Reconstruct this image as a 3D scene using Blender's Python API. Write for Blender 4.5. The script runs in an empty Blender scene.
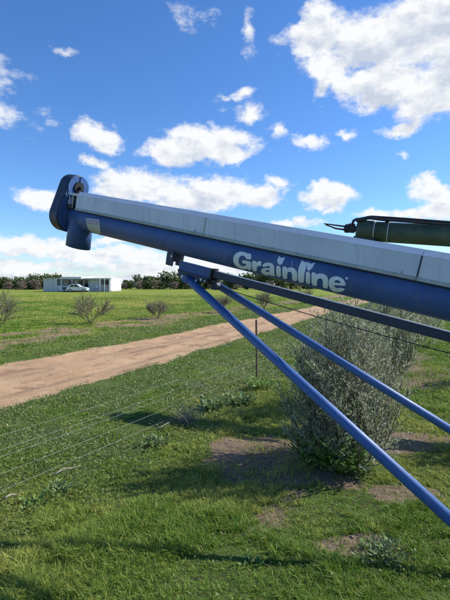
import bpy, bmesh, math, random
import numpy as np
from mathutils import Vector, Matrix
from mathutils.geometry import tessellate_polygon

random.seed(7)
rng = np.random.default_rng(11)
SC = bpy.context.scene
COL = SC.collection
PI = math.pi

# ------------------------------------------------------------------ camera maths
CAM = Vector((0, 0, 1.7))
PITCH = math.atan(16 / 450)
FWD = Vector((0, math.cos(PITCH), -math.sin(PITCH)))
UPV = Vector((0, math.sin(PITCH), math.cos(PITCH)))
RGT = Vector((1, 0, 0))


def ray(px, py):
    return FWD + RGT * ((px - 225) / 450) + UPV * ((300 - py) / 450)


def U(px, py, d):
    return CAM + ray(px, py) * d


def G(px, py, z=0.0):
    r = ray(px, py)
    return CAM + r * ((z - CAM.z) / r.z)


def proj(p):
    d = Vector(p) - CAM
    k = d.dot(FWD)
    return 225 + 450 * d.dot(RGT) / k, 300 - 450 * d.dot(UPV) / k


# ------------------------------------------------------------------ noise
def _hash(ix, iy, seed):
    h = (ix.astype(np.int64) * 374761393 + iy.astype(np.int64) * 668265263 + seed * 974711) & 0xFFFFFFFF
    h = ((h ^ (h >> 13)) * 1274126177) & 0xFFFFFFFF
    return ((h ^ (h >> 16)) & 0xFFFF) / 65535.0


def vnoise(x, y, seed=0):
    ix, iy = np.floor(x), np.floor(y)
    fx, fy = x - ix, y - iy
    fx = fx * fx * (3 - 2 * fx)
    fy = fy * fy * (3 - 2 * fy)
    a, b = _hash(ix, iy, seed), _hash(ix + 1, iy, seed)
    c, d = _hash(ix, iy + 1, seed), _hash(ix + 1, iy + 1, seed)
    return (a * (1 - fx) + b * fx) * (1 - fy) + (c * (1 - fx) + d * fx) * fy


def fbm(x, y, seed=0, oct=4):
    s, a, t = 0, 0.5, 0
    for i in range(oct):
        s = s + a * vnoise(x * 2 ** i, y * 2 ** i, seed + i * 17)
        t += a
        a *= 0.5
    return s / t


def sstep(a, b, x):
    t = np.clip((x - a) / (b - a), 0, 1)
    return t * t * (3 - 2 * t)


# ground frame: q is the distance across the track (the track runs away to the right)
ND = np.array([-0.908, 0.418])


def qof(x, y):
    return x * ND[0] + y * ND[1]


def tof(x, y):
    return x * 0.418 + y * 0.908


def road_mask(x, y):
    q = qof(x, y)
    t = tof(x, y)
    w = (fbm(t * 0.35, q * 0.35, 3) - 0.5) * 0.22 + (fbm(t * 1.6, q * 4, 5) - 0.5) * 0.40 + (fbm(t * 7, q * 9, 6) - 0.5) * 0.25
    return sstep(5.28, 5.5, q + w) * (1 - sstep(8.0, 8.3, q + w * 1.2))


def rut_mask(x, y):
    q, t = qof(x, y), tof(x, y)
    wob = (fbm(t * 0.25, t * 0 + 3, 12) - 0.5) * 0.5
    m = 0
    for c_, wd_, a_ in ((5.95, .13, .7), (6.25, .06, .6), (6.85, .12, .95), (7.35, .16, .7), (7.7, .05, .5), (6.55, .05, .4)):
        m = m + a_ * np.exp(-((q - c_ - wob) / wd_) ** 2) * sstep(.36, .60, fbm(t * 0.9 + c_ * 9, q * 2.5, 14))
    m = m + .8 * sstep(.62, .72, fbm(t * 2.2, q * 5, 15))
    return np.clip(m, 0, 1) * road_mask(x, y)


def bare_mask(x, y):
    """1 = bare brown soil, 0 = grass"""
    q = qof(x, y)
    n = fbm(x * 1.25, y * 1.25, 21)
    row = np.exp(-((q - 0.75) / 0.85) ** 2)
    b = sstep(0.84, 1.06, n + 0.44 * row)
    b = b * sstep(2.6, 3.4, y) + sstep(0.72, 0.8, fbm(x * 1.6 + 40, y * 1.6, 8)) * 0.4
    # explicit scuffed patch left of the first olive
    def blob(cx, cy, rx, ry):
        d = ((x - cx) / rx) ** 2 + ((y - cy) / ry) ** 2
        return sstep(1.15, 0.55, d + (fbm(x * 4, y * 4, 9) - 0.5) * 1.3)
    b = np.maximum(b, blob(0.35, 4.45, 0.62, 0.62))
    b = np.maximum(b, blob(0.45, 3.9, 0.55, 0.14))
    b = np.maximum(b, blob(1.45, 3.55, 0.3, 0.2))
    b = np.maximum(b, blob(0.85, 2.85, 0.28, 0.14))
    b = np.maximum(b, blob(3.8, 8.2, 1.4, 1.1) * 0.9)
    b = np.maximum(b, blob(1.9, 4.75, 0.7, 0.35))
    strip = sstep(9.9, 10.9, q + (fbm(x * 0.8, y * 0.8, 31) - 0.5) * 2.6) * (1 - sstep(12.9, 13.7, q + (fbm(x * 0.6, y * 0.6, 32) - 0.5) * 1.2))
    strip = strip * sstep(0.2, 0.42, fbm(x * 0.7, y * 0.7, 33))
    return np.clip(np.maximum(b * (q < 6), strip), 0, 1)


def hfun(x, y):
    near = 1 / (1 + ((x * x + y * y) / 3000.0))
    r = road_mask(x, y)
    h = (fbm(x * 0.5, y * 0.5, 50) - 0.5) * 0.10 * near
    h = h + (fbm(x * 3.2, y * 3.2, 51, 3) - 0.5) * 0.05 * near * (1 - 0.75 * r)
    q = qof(x, y)
    rut = np.exp(-((q - 6.15) / 0.22) ** 2) + np.exp(-((q - 7.5) / 0.22) ** 2)
    return h - 0.04 * r - 0.035 * r * rut * near


def hz(x, y):
    return float(hfun(np.array([x], float), np.array([y], float))[0])


# ------------------------------------------------------------------ object helpers
def link(o, parent=None):
    COL.objects.link(o)
    if parent is not None:
        o.parent = parent
    return o


def thing(name, label, cat, loc=(0, 0, 0), group=None, rotz=0):
    o = bpy.data.objects.new(name, None)
    o.empty_display_size = 0.2
    o.location = loc
    o.rotation_euler = (0, 0, rotz)
    o['label'] = label
    o['category'] = cat
    if group:
        o['group'] = group
    return link(o)


def tag(o, label, cat, group=None, kind=None):
    if label: o['label'] = label
    if cat: o['category'] = cat
    if group: o['group'] = group
    if kind: o['kind'] = kind
    return o


class MB:
    def __init__(self):
        self.v, self.f = [], []

    def add(self, vs, fs):
        n = len(self.v)
        self.v += [tuple(p) for p in vs]
        self.f += [tuple(i + n for i in f) for f in fs]
        return self

    def obox(self, c, ax, ay, az, hx, hy, hz_):
        c = Vector(c)
        vs = [c + ax * (sx * hx) + ay * (sy * hy) + az * (sz * hz_) for sx in (-1, 1) for sy in (-1, 1) for sz in (-1, 1)]
        return self.add(vs, [(0, 1, 3, 2), (4, 6, 7, 5), (0, 4, 5, 1), (2, 3, 7, 6), (0, 2, 6, 4), (1, 5, 7, 3)])

    def box(self, x0, x1, y0, y1, z0, z1):
        return self.obox(((x0 + x1) / 2, (y0 + y1) / 2, (z0 + z1) / 2), Vector((1, 0, 0)), Vector((0, 1, 0)), Vector((0, 0, 1)),
                         (x1 - x0) / 2, (y1 - y0) / 2, (z1 - z0) / 2)

    def tube(self, pts, rads, n=12, caps=True):
        pts = [Vector(p) for p in pts]
        if not hasattr(rads, '__len__'):
            rads = [rads] * len(pts)
        d = (pts[-1] - pts[0]).normalized()
        ref = Vector((0, 0, 1)) if abs(d.z) < 0.9 else Vector((1, 0, 0))
        base = len(self.v)
        vs, fs = [], []
        for i, p in enumerate(pts):
            t = (pts[min(i + 1, len(pts) - 1)] - pts[max(i - 1, 0)]).normalized()
            a = t.cross(ref).normalized()
            b = a.cross(t).normalized()
            for k in range(n):
                th = 2 * PI * k / n
                vs.append(p + (a * math.cos(th) + b * math.sin(th)) * rads[i])
        for i in range(len(pts) - 1):
            for k in range(n):
                k2 = (k + 1) % n
                fs.append((i * n + k, i * n + k2, (i + 1) * n + k2, (i + 1) * n + k))
        if caps:
            fs.append(tuple(range(n))[::-1])
            fs.append(tuple((len(pts) - 1) * n + k for k in range(n)))
        return self.add(vs, fs)

    def prism(self, poly, off):
        """poly: list of Vectors (planar), extruded by the vector off"""
        n = len(poly)
        poly = [Vector(p) for p in poly]
        off = Vector(off)
        vs = poly + [p + off for p in poly]
        fs = [tuple(range(n))[::-1], tuple(range(n, 2 * n))]
        for k in range(n):
            fs.append((k, (k + 1) % n, n + (k + 1) % n, n + k))
        return self.add(vs, fs)

    def build(self, name, mat, parent=None, origin=(0, 0, 0), smooth=False, bevel=0, fix=True):
        o0 = Vector(origin)
        me = bpy.data.meshes.new(name)
        me.from_pydata([tuple(Vector(p) - o0) for p in self.v], [], self.f)
        if fix:
            bm = bmesh.new()
            bm.from_mesh(me)
            bmesh.ops.recalc_face_normals(bm, faces=bm.faces)
            bm.to_mesh(me)
            bm.free()
        me.materials.append(mat)
        if smooth:
            me.polygons.foreach_set('use_smooth', [len(p.vertices) <= 4 for p in me.polygons])
        ob = bpy.data.objects.new(name, me)
        if bevel:
            m = ob.modifiers.new('b', 'BEVEL')
            m.width = bevel
            m.segments = 2
            m.limit_method = 'ANGLE'
        return link(ob, parent)


def mass_mesh(name, V, F, mat, cols=None, parent=None, loc=(0, 0, 0), smooth=False):
    """V (n,3) float; F (m,k) int; cols (n,) 0..1 value stored per vertex as 'tint'"""
    me = bpy.data.meshes.new(name)
    n, m, k = len(V), len(F), F.shape[1]
    me.vertices.add(n)
    me.vertices.foreach_set('co', np.ascontiguousarray(V - np.array(loc), dtype=np.float32).ravel())
    me.loops.add(m * k)
    me.loops.foreach_set('vertex_index', np.ascontiguousarray(F, dtype=np.int32).ravel())
    me.polygons.add(m)
    me.polygons.foreach_set('loop_start', np.arange(0, m * k, k, dtype=np.int32))
    if smooth:
        me.polygons.foreach_set('use_smooth', np.ones(m, dtype=bool))
    if cols is not None:
        a = me.attributes.new('tint', 'FLOAT', 'POINT')
        a.data.foreach_set('value', np.ascontiguousarray(cols, dtype=np.float32))
    me.update(calc_edges=True)
    me.materials.append(mat)
    ob = bpy.data.objects.new(name, me)
    return link(ob, parent)


# ------------------------------------------------------------------ materials
def mat_new(name):
    m = bpy.data.materials.new(name)
    m.use_nodes = True
    nt = m.node_tree
    b = nt.nodes['Principled BSDF']
    return m, nt, b


def N(nt, t, **kw):
    n = nt.nodes.new(t)
    for k, v in kw.items():
        setattr(n, k, v)
    return n


def mixc(nt, fac, a, b):
    n = N(nt, 'ShaderNodeMix', data_type='RGBA')
    for sock, v in ((n.inputs[0], fac), (n.inputs[6], a), (n.inputs[7], b)):
        if isinstance(v, bpy.types.NodeSocket):
            nt.links.new(v, sock)
        elif isinstance(v, (int, float)):
            sock.default_value = v
        else:
            sock.default_value = (*v, 1)
    return n.outputs[2]


def noise(nt, scale, detail=4, rough=0.6, vec=None, dist=0):
    n = N(nt, 'ShaderNodeTexNoise')
    n.inputs['Scale'].default_value = scale
    n.inputs['Detail'].default_value = detail
    n.inputs['Roughness'].default_value = rough
    n.inputs['Distortion'].default_value = dist
    if vec is None:
        vec = N(nt, 'ShaderNodeTexCoord').outputs['Object']
    nt.links.new(vec, n.inputs['Vector'])
    return n.outputs['Fac']


def ramp(nt, src, p0, p1, c0=(0, 0, 0), c1=(1, 1, 1)):
    r = N(nt, 'ShaderNodeMapRange', interpolation_type='SMOOTHSTEP')
    r.inputs[1].default_value = p0
    r.inputs[2].default_value = p1
    nt.links.new(src, r.inputs[0])
    return r.outputs[0]


def bump(nt, bsdf, src, strength=0.3, dist=0.01):
    b = N(nt, 'ShaderNodeBump')
    b.inputs['Strength'].default_value = strength
    b.inputs['Distance'].default_value = dist
    nt.links.new(src, b.inputs['Height'])
    nt.links.new(b.outputs[0], bsdf.inputs['Normal'])


def surf(name, c0, c1, rough=0.6, metal=0.0, scale=8, detail=5, lo=0.35, hi=0.7, dirt=None, dirt_amt=0.5, bmp=0.1, spec=0.5, streak=None, dents=0):
    m, nt, b = mat_new(name)
    n1 = noise(nt, scale, detail)
    c = mixc(nt, ramp(nt, n1, lo, hi), c0, c1)
    if dirt:
        n2 = noise(nt, scale * 3.7, 6, 0.7, dist=0.6)
        f = N(nt, 'ShaderNodeMath', operation='MULTIPLY')
        nt.links.new(ramp(nt, n2, 0.52, 0.72), f.inputs[0])
        f.inputs[1].default_value = dirt_amt
        c = mixc(nt, f.outputs[0], c, dirt)
    if streak:
        mpn = N(nt, 'ShaderNodeMapping')
        mpn.inputs['Scale'].default_value = (26, 26, 3.0)
        nt.links.new(N(nt, 'ShaderNodeTexCoord').outputs['Object'], mpn.inputs[0])
        ns = noise(nt, 1.0, 6, 0.7, mpn.outputs[0])
        f = N(nt, 'ShaderNodeMath', operation='MULTIPLY')
        nt.links.new(ramp(nt, ns, 0.48, 0.78), f.inputs[0])
        f.inputs[1].default_value = 0.75
        c = mixc(nt, f.outputs[0], c, streak)
        # short bright scratches and chips
        nv = noise(nt, 75, 3, 0.5, dist=1.5)
        f = N(nt, 'ShaderNodeMath', operation='MULTIPLY')
        nt.links.new(ramp(nt, nv, 0.71, 0.76), f.inputs[0])
        f.inputs[1].default_value = 0.7
        c = mixc(nt, f.outputs[0], c, tuple(min(1, x * 1.6 + .04) for x in streak))
        rr = N(nt, 'ShaderNodeMapRange')
        rr.inputs[3].default_value = rough - .1
        rr.inputs[4].default_value = rough + .25
        nt.links.new(ns, rr.inputs[0])
        nt.links.new(rr.outputs[0], b.inputs['Roughness'])
    nt.links.new(c, b.inputs['Base Color'])
    b.inputs['Roughness'].default_value = rough
    b.inputs['Metallic'].default_value = metal
    b.inputs['Specular IOR Level'].default_value = spec
    if dents:
        bump(nt, b, noise(nt, 3.2, 3, 0.5), dents, 0.02)
    elif bmp:
        bump(nt, b, noise(nt, scale * 6, 4), bmp, 0.004)
    return m


def leafmat(name, c0, c1, back=None, trans=0.3, rough=0.55):
    """colour from per-vertex tint; a paler underside where back is given"""
    m, nt, b = mat_new(name)
    a = N(nt, 'ShaderNodeAttribute', attribute_name='tint')
    c = mixc(nt, a.outputs['Fac'], c0, c1)
    if back:
        g = N(nt, 'ShaderNodeNewGeometry')
        c = mixc(nt, g.outputs['Backfacing'], c, back)
    nt.links.new(c, b.inputs['Base Color'])
    b.inputs['Roughness'].default_value = rough
    b.inputs['Specular IOR Level'].default_value = 0.35
    t = N(nt, 'ShaderNodeBsdfTranslucent')
    nt.links.new(c, t.inputs['Color'])
    mx = N(nt, 'ShaderNodeMixShader')
    mx.inputs[0].default_value = trans
    nt.links.new(b.outputs[0], mx.inputs[1])
    nt.links.new(t.outputs[0], mx.inputs[2])
    nt.links.new(mx.outputs[0], nt.nodes['Material Output'].inputs['Surface'])
    return m


M = {}
M['blue'] = surf('blue_paint', (0.040, 0.086, 0.225), (0.056, 0.112, 0.275), 0.42, scale=3, dirt=(0.13, 0.15, 0.20), dirt_amt=0.4, spec=0.35, streak=(0.085, 0.125, 0.225), dents=.12)
M['blue_strut'] = surf('strut_blue_paint', (0.042, 0.108, 0.285), (0.055, 0.132, 0.33), 0.42, scale=5, dirt=(0.10, 0.13, 0.19), dirt_amt=0.5, spec=0.4, streak=(0.09, 0.15, 0.29), dents=.1)
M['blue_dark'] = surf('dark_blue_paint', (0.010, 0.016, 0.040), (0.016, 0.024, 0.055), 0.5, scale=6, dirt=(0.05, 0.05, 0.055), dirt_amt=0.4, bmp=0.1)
M['cover'] = surf('weathered_zinc_sheet', (0.57, 0.565, 0.60), (0.65, 0.64, 0.67), 0.42, metal=0.1, scale=2.2, dirt=(0.46, 0.46, 0.47), dirt_amt=0.3, streak=(0.44, 0.45, 0.47), dents=.15)
M['cover_top'] = surf('sunlit_zinc_ridge', (0.60, 0.61, 0.62), (0.70, 0.70, 0.70), 0.45, metal=0.1, scale=3, dirt=(0.3, 0.29, 0.27), dirt_amt=0.3, bmp=0.03)  # lighter copy of the cover sheet, sunlight put into the ridge colour
M['lip'] = surf('dusty_zinc_lip', (0.36, 0.37, 0.35), (0.46, 0.46, 0.42), 0.7, scale=9, dirt=(0.12, 0.11, 0.09), dirt_amt=0.5)
M['letter'] = surf('dusty_white_vinyl', (0.74, 0.76, 0.78), (0.82, 0.83, 0.84), 0.5, scale=14, dirt=(0.5, 0.55, 0.62), dirt_amt=0.5, bmp=0)
M['letter_faint'] = surf('worn_vinyl', (0.12, 0.18, 0.34), (0.22, 0.28, 0.42), 0.5, scale=30, bmp=0)
M['black'] = surf('black_rubber', (0.012, 0.012, 0.013), (0.02, 0.02, 0.022), 0.55, scale=10, dirt=(0.05, 0.045, 0.04), dirt_amt=0.4)
M['steel'] = surf('worn_steel', (0.30, 0.31, 0.33), (0.45, 0.46, 0.48), 0.4, metal=0.7, scale=20)
M['galv'] = surf('galvanised_wire', (0.15, 0.17, 0.16), (0.24, 0.26, 0.24), 0.5, metal=0.3, scale=20, bmp=0)
M['rust'] = surf('rusty_steel', (0.045, 0.03, 0.022), (0.09, 0.055, 0.038), 0.85, scale=14)
M['sticker'] = surf('pale_sticker', (0.40, 0.41, 0.38), (0.50, 0.50, 0.45), 0.5, scale=30, bmp=0)
M['sticker_head'] = surf('grey_sticker_header', (0.40, 0.41, 0.45), (0.50, 0.50, 0.52), 0.5, scale=30, bmp=0)
M['red_ink'] = surf('faded_red_ink', (0.35, 0.14, 0.16), (0.42, 0.2, 0.2), 0.6, scale=40, bmp=0)
M['green_pipe'] = surf('dark_green_paint', (0.040, 0.064, 0.030), (0.080, 0.108, 0.052), 0.55, scale=5, dirt=(0.09, 0.095, 0.075), dirt_amt=0.5, bmp=0.2)
M['hose'] = surf('black_hose', (0.014, 0.013, 0.013), (0.028, 0.026, 0.025), 0.5, scale=12)
M['stick'] = surf('bleached_wood', (0.20, 0.18, 0.145), (0.31, 0.28, 0.23), 0.85, scale=30)
M['bark'] = surf('bark', (0.10, 0.08, 0.065), (0.17, 0.14, 0.115), 0.9, scale=20, bmp=0.3)
M['twig'] = surf('twig', (0.14, 0.105, 0.08), (0.23, 0.18, 0.145), 0.9, scale=20, bmp=0)
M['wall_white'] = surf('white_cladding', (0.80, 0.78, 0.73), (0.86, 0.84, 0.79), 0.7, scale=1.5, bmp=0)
M['wall_grey'] = surf('shaded_wall_and_trim_grey', (0.54, 0.52, 0.49), (0.61, 0.59, 0.56), 0.7, scale=1.5, bmp=0)  # end wall's shade put into the grey; also colours deck, posts and steps
M['roof'] = surf('cream_fascia', (0.66, 0.65, 0.58), (0.74, 0.72, 0.66), 0.6, scale=2, bmp=0)
M['glass'] = surf('dark_glass', (0.02, 0.025, 0.03), (0.03, 0.035, 0.045), 0.08, scale=2, bmp=0)
M['car_white'] = surf('silver_white_car_paint', (0.58, 0.60, 0.63), (0.66, 0.68, 0.70), 0.25, metal=0.2, scale=2, bmp=0)
M['car_dark'] = surf('dark_car_paint', (0.05, 0.06, 0.075), (0.08, 0.09, 0.11), 0.3, metal=0.3, scale=2, bmp=0)
M['lamp'] = surf('lamp_lens', (0.6, 0.6, 0.58), (0.7, 0.7, 0.68), 0.2, scale=5, bmp=0)
M['red_lamp'] = surf('red_lens', (0.35, 0.02, 0.02), (0.45, 0.03, 0.03), 0.2, scale=5, bmp=0)
M['grass'] = leafmat('grass_blades', (0.085, 0.215, 0.012), (0.56, 0.52, 0.13), trans=0.35)
M['weeds'] = leafmat('ground_weeds', (0.11, 0.155, 0.030), (0.33, 0.35, 0.16), trans=0.3)
M['olive'] = leafmat('olive_leaves', (0.135, 0.170, 0.066), (0.40, 0.43, 0.235), back=(0.52, 0.54, 0.38), trans=0.35)
M['broad'] = leafmat('broad_leaves', (0.09, 0.19, 0.025), (0.26, 0.38, 0.11), trans=0.4)
M['greyleaf'] = leafmat('grey_green_leaves', (0.09, 0.16, 0.045), (0.24, 0.32, 0.12), trans=0.25)
M['tree'] = leafmat('far_tree_leaves', (0.042, 0.066, 0.020), (0.16, 0.20, 0.06), trans=0.2)
M['redtree'] = leafmat('reddish_bare_crown', (0.15, 0.11, 0.08), (0.29, 0.21, 0.165), trans=0.1)
M['shrubleaf'] = leafmat('sparse_shrub_leaves', (0.13, 0.14, 0.06), (0.30, 0.28, 0.15), trans=0.2)

# ground material
m, nt, b = mat_new('ground_soil_and_grass')
M['ground'] = m
co = N(nt, 'ShaderNodeTexCoord').outputs['Object']
at = lambda nm: N(nt, 'ShaderNodeAttribute', attribute_name=nm).outputs['Fac']
n_fine = noise(nt, 22, 6, 0.75, co)
n_mid = noise(nt, 1.7, 5, 0.65, co)
n_big = noise(nt, 0.11, 4, 0.6, co)
soil = mixc(nt, ramp(nt, n_fine, 0.3, 0.7), (0.10, 0.066, 0.046), (0.30, 0.21, 0.15))
soil = mixc(nt, ramp(nt, n_mid, 0.4, 0.66), soil, (0.18, 0.135, 0.085))
grass_c = mixc(nt, ramp(nt, n_fine, 0.36, 0.60), (0.050, 0.045, 0.022), (0.085, 0.145, 0.022))
grass_c = mixc(nt, ramp(nt, n_mid, 0.42, 0.7), grass_c, (0.085, 0.115, 0.030))
far_c = mixc(nt, ramp(nt, noise(nt, 0.35, 6, 0.7, co), 0.35, 0.68), (0.145, 0.195, 0.018), (0.27, 0.29, 0.040))
far_c = mixc(nt, ramp(nt, n_big, 0.5, 0.75), far_c, (0.31, 0.30, 0.06))
far_c = mixc(nt, ramp(nt, noise(nt, 2.6, 6, 0.8, co), 0.46, 0.72), far_c, (0.065, 0.125, 0.018))
gg = mixc(nt, at('far'), grass_c, far_c)
road_c = mixc(nt, ramp(nt, noise(nt, 1.1, 6, 0.7, co), 0.3, 0.7), (0.375, 0.235, 0.128), (0.49, 0.325, 0.185))
road_c = mixc(nt, ramp(nt, noise(nt, 11, 6, 0.8, co), 0.52, 0.75), road_c, (0.33, 0.21, 0.125))
strip_c = mixc(nt, ramp(nt, noise(nt, 1.3, 6, 0.75, co), 0.35, 0.65), (0.19, 0.125, 0.075), (0.34, 0.23, 0.145))
bsoil = mixc(nt, at('far'), soil, strip_c)


def perturb(src, lo, hi, amp):
    """mask with a noisy edge"""
    a = N(nt, 'ShaderNodeMath', operation='MULTIPLY_ADD')
    nt.links.new(n_fine, a.inputs[0])
    a.inputs[1].default_value = amp
    a.inputs[2].default_value = -amp / 2
    s = N(nt, 'ShaderNodeMath', operation='ADD')
    nt.links.new(a.outputs[0], s.inputs[0])
    nt.links.new(src, s.inputs[1])
    return ramp(nt, s.outputs[0], lo, hi)


rutf = N(nt, 'ShaderNodeMath', operation='MULTIPLY')
nt.links.new(perturb(at('rut'), 0.2, 0.9, 1.0), rutf.inputs[0])
rutf.inputs[1].default_value = 0.62
road_c = mixc(nt, rutf.outputs[0], road_c, (0.20, 0.118, 0.07))
c = mixc(nt, perturb(at('bare'), 0.3, 0.7, 0.9), gg, bsoil)
c = mixc(nt, perturb(at('road'), 0.3, 0.75, 1.2), c, road_c)
nt.links.new(c, b.inputs['Base Color'])
b.inputs['Roughness'].default_value = 0.95
b.inputs['Specular IOR Level'].default_value = 0.15
hh = N(nt, 'ShaderNodeMath', operation='ADD')
nt.links.new(n_fine, hh.inputs[0])
nt.links.new(noise(nt, 6, 5, 0.7, co), hh.inputs[1])
bump(nt, b, hh.outputs[0], 0.7, 0.03)

# ------------------------------------------------------------------ ground sheet
nx, ny = 560, 620
T = 8.0
tx = np.linspace(-T, T, nx)
xs = np.sinh(tx) * (1600 / math.sinh(T))
ys = 3.6 + np.sinh(np.linspace(-T, T, ny)) * (1600 / math.sinh(T))
X, Y = np.meshgrid(xs, ys)
X, Y = X.ravel(), Y.ravel()
Z = hfun(X, Y)
idx = np.arange(nx * ny).reshape(ny, nx)
F = np.stack([idx[:-1, :-1].ravel(), idx[:-1, 1:].ravel(), idx[1:, 1:].ravel(), idx[1:, :-1].ravel()], 1)
gr = mass_mesh('ground', np.stack([X, Y, Z], 1), F, M['ground'], smooth=True)
for nm, arr in (('bare', bare_mask(X, Y)), ('road', road_mask(X, Y)), ('far', sstep(8.0, 11.0, qof(X, Y))), ('rut', rut_mask(X, Y))):
    a = gr.data.attributes.new(nm, 'FLOAT', 'POINT')
    a.data.foreach_set('value', arr.astype(np.float32))
tag(gr, 'grassy paddock with a pale dirt track and bare soil', None, kind='structure')


# ------------------------------------------------------------------ grass blades
def scatter(n, y0, y1, p, half=0.62, pad=0.8):
    """points in the wedge in front, density falling as Y^-p per area"""
    e = 2 - p
    u = rng.random(n)
    Yv = (y0 ** e + u * (y1 ** e - y0 ** e)) ** (1 / e)
    Xv = (rng.random(n) * 2 - 1) * (half * Yv + pad)
    return Xv, Yv


def blades(name, Xv, Yv, H, W, tint, mat, lean=0.85):
    n = len(Xv)
    Zv = hfun(Xv, Yv) - 0.008
    az = rng.random(n) * 2 * PI
    fa = rng.random(n) * 2 * PI
    L = H * lean * (0.3 + rng.random(n) * 1.3)
    dx, dy = np.cos(az) * L, np.sin(az) * L
    wx, wy = np.cos(fa) * W * 0.5, np.sin(fa) * W * 0.5
    base = np.stack([Xv, Yv, Zv], 1)
    w = np.stack([wx, wy, np.zeros(n)], 1)
    mid = base + np.stack([dx * 0.3, dy * 0.3, H * 0.55], 1)
    tip = base + np.stack([dx, dy, H * (1 - 0.25 * np.minimum(L / H, 1) ** 2)], 1)
    V = np.stack([base - w, base + w, mid + w * 0.75, mid - w * 0.75, tip + w * 0.08, tip - w * 0.08], 1).reshape(-1, 3)
    i = np.arange(n)[:, None] * 6
    F = np.concatenate([i + np.array([[0, 1, 2, 3]]), i + np.array([[3, 2, 4, 5]])], 1).reshape(-1, 4)
    t = np.repeat(tint, 6)
    t[::6] *= 1
    return mass_mesh(name, V, F, mat, np.clip(t, 0, 1))


n0 = 1350000
Xv, Yv = scatter(n0, 1.9, 80, 1.72, 0.56, 0.6)
# pull blades into tufts
k = rng.random(n0) < 0.6
cell = 0.085
jx = (np.floor(Xv / cell) + _hash(np.floor(Xv / cell), np.floor(Yv / cell), 5)) * cell
jy = (np.floor(Yv / cell) + _hash(np.floor(Xv / cell), np.floor(Yv / cell), 6)) * cell
sel = k & (Yv < 9)
Xv = np.where(sel, jx + rng.normal(0, 0.016, n0), Xv)
Yv = np.where(sel, jy + rng.normal(0, 0.016, n0), Yv)
q = qof(Xv, Yv)
dens = (1 - bare_mask(Xv, Yv) * 0.86) * (1 - sstep(38, 78, Yv))
dens *= 1 - road_mask(Xv, Yv) * 1.0
lush = fbm(Xv * 1.1 + 9, Yv * 1.1, 77)
lush2 = fbm(Xv * 0.45 + 3, Yv * 0.45, 79)
dens *= 0.72 + 0.5 * sstep(0.28, 0.55, lush)
keep = rng.random(n0) < dens
keep &= ~((q > 5.3) & (q < 8.2) & (rng.random(n0) < 0.8 + .2 * road_mask(Xv, Yv)))
Xv, Yv, lush, lush2, q = Xv[keep], Yv[keep], lush[keep], lush2[keep], q[keep]
n = len(Xv)
far = sstep(3, 14, Yv)
roadside = sstep(2.0, 3.2, q) * (q < 9.9)
tuft = sstep(.45, .72, fbm(Xv * 3.1, Yv * 3.1, 88, 3))
H = (0.022 + 0.026 * sstep(0.35, 0.65, lush) + 0.040 * tuft) * (0.5 + 0.9 * rng.random(n)) * (1 + 0.25 * far) * (1 - 0.5 * roadside)
W = (0.0038 + 0.0010 * np.maximum(Yv - 2.5, 0)) * (0.7 + 0.6 * rng.random(n))
W = np.minimum(W, 0.045)
field = (q > 13) * sstep(12, 30, Yv)
dry = sstep(0.54, 0.68, lush2) * 0.30 + sstep(.55, .7, fbm(Xv * 2.3, Yv * 2.3, 83)) * .2
leftdry = sstep(0.2, -2.2, Xv) * sstep(5.0, 3.0, Yv) * 0.32
tint = 0.03 + rng.random(n) ** 1.8 * 0.42 - .04 * tuft + dry + leftdry + (rng.random(n) < 0.05) * 0.55 + field * 0.34 * sstep(.4, .6, fbm(Xv * .15, Yv * .15, 66))
blades('grass', Xv, Yv, H, W, tint, M['grass'])
tag(bpy.data.objects['grass'], 'short green pasture grass covering the ground', 'grass', kind='stuff')


# small flat weed leaves, most of them beside the track and along the fence
def leaf_quads(P, D, Nn, L, W, tint):
    """diamond leaves: P base (n,3), D unit direction, Nn side vector"""
    m1 = P + D * (L * 0.45)[:, None]
    s = Nn * (W * 0.5)[:, None]
    up = np.cross(D, Nn)
    tip = P + D * L[:, None] - up * (L * 0.12)[:, None]
    V = np.stack([P, m1 + s, tip, m1 - s], 1).reshape(-1, 3)
    i = np.arange(len(P))[:, None] * 4
    return V, i + np.array([[0, 1, 2, 3]]), np.repeat(tint, 4)


def unit(a):
    return a / np.maximum(np.linalg.norm(a, axis=1, keepdims=True), 1e-9)


n1 = 300000
Xv, Yv = scatter(n1, 2.0, 30, 1.3)
q = qof(Xv, Yv)
pr = 0.05 + 0.95 * sstep(1.7, 3.0, q) * (q < 5.5) + 0.9 * ((q > 8.0) & (q < 10.6))
pr *= sstep(0.32, 0.52, fbm(Xv * 1.9, Yv * 1.9, 91)) * (1 - road_mask(Xv, Yv)) * (1 - 0.7 * bare_mask(Xv, Yv))
keep = rng.random(n1) < pr
Xv, Yv = Xv[keep], Yv[keep]
n = len(Xv)
P = np.stack([Xv, Yv, hfun(Xv, Yv) + 0.005 + rng.random(n) * 0.045], 1)
az = rng.random(n) * 2 * PI
D = unit(np.stack([np.cos(az), np.sin(az), 0.1 + rng.random(n) * 0.8], 1))
S = unit(np.cross(D, rng.normal(0, 1, (n, 3)) * 0.35 + np.array([0, 0, 1])))
L = (0.013 + 0.0018 * Yv) * (0.6 + rng.random(n) * 0.9)
V, F, t = leaf_quads(P, D, S, L, L * 0.5, rng.random(n) ** 1.8 * (.35 + .65 * sstep(3.5, 5, Yv)))
tag(mass_mesh('weeds', V, F, M['weeds'], t), 'low grey green broadleaf weeds beside the track', 'weeds', kind='stuff')

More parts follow.
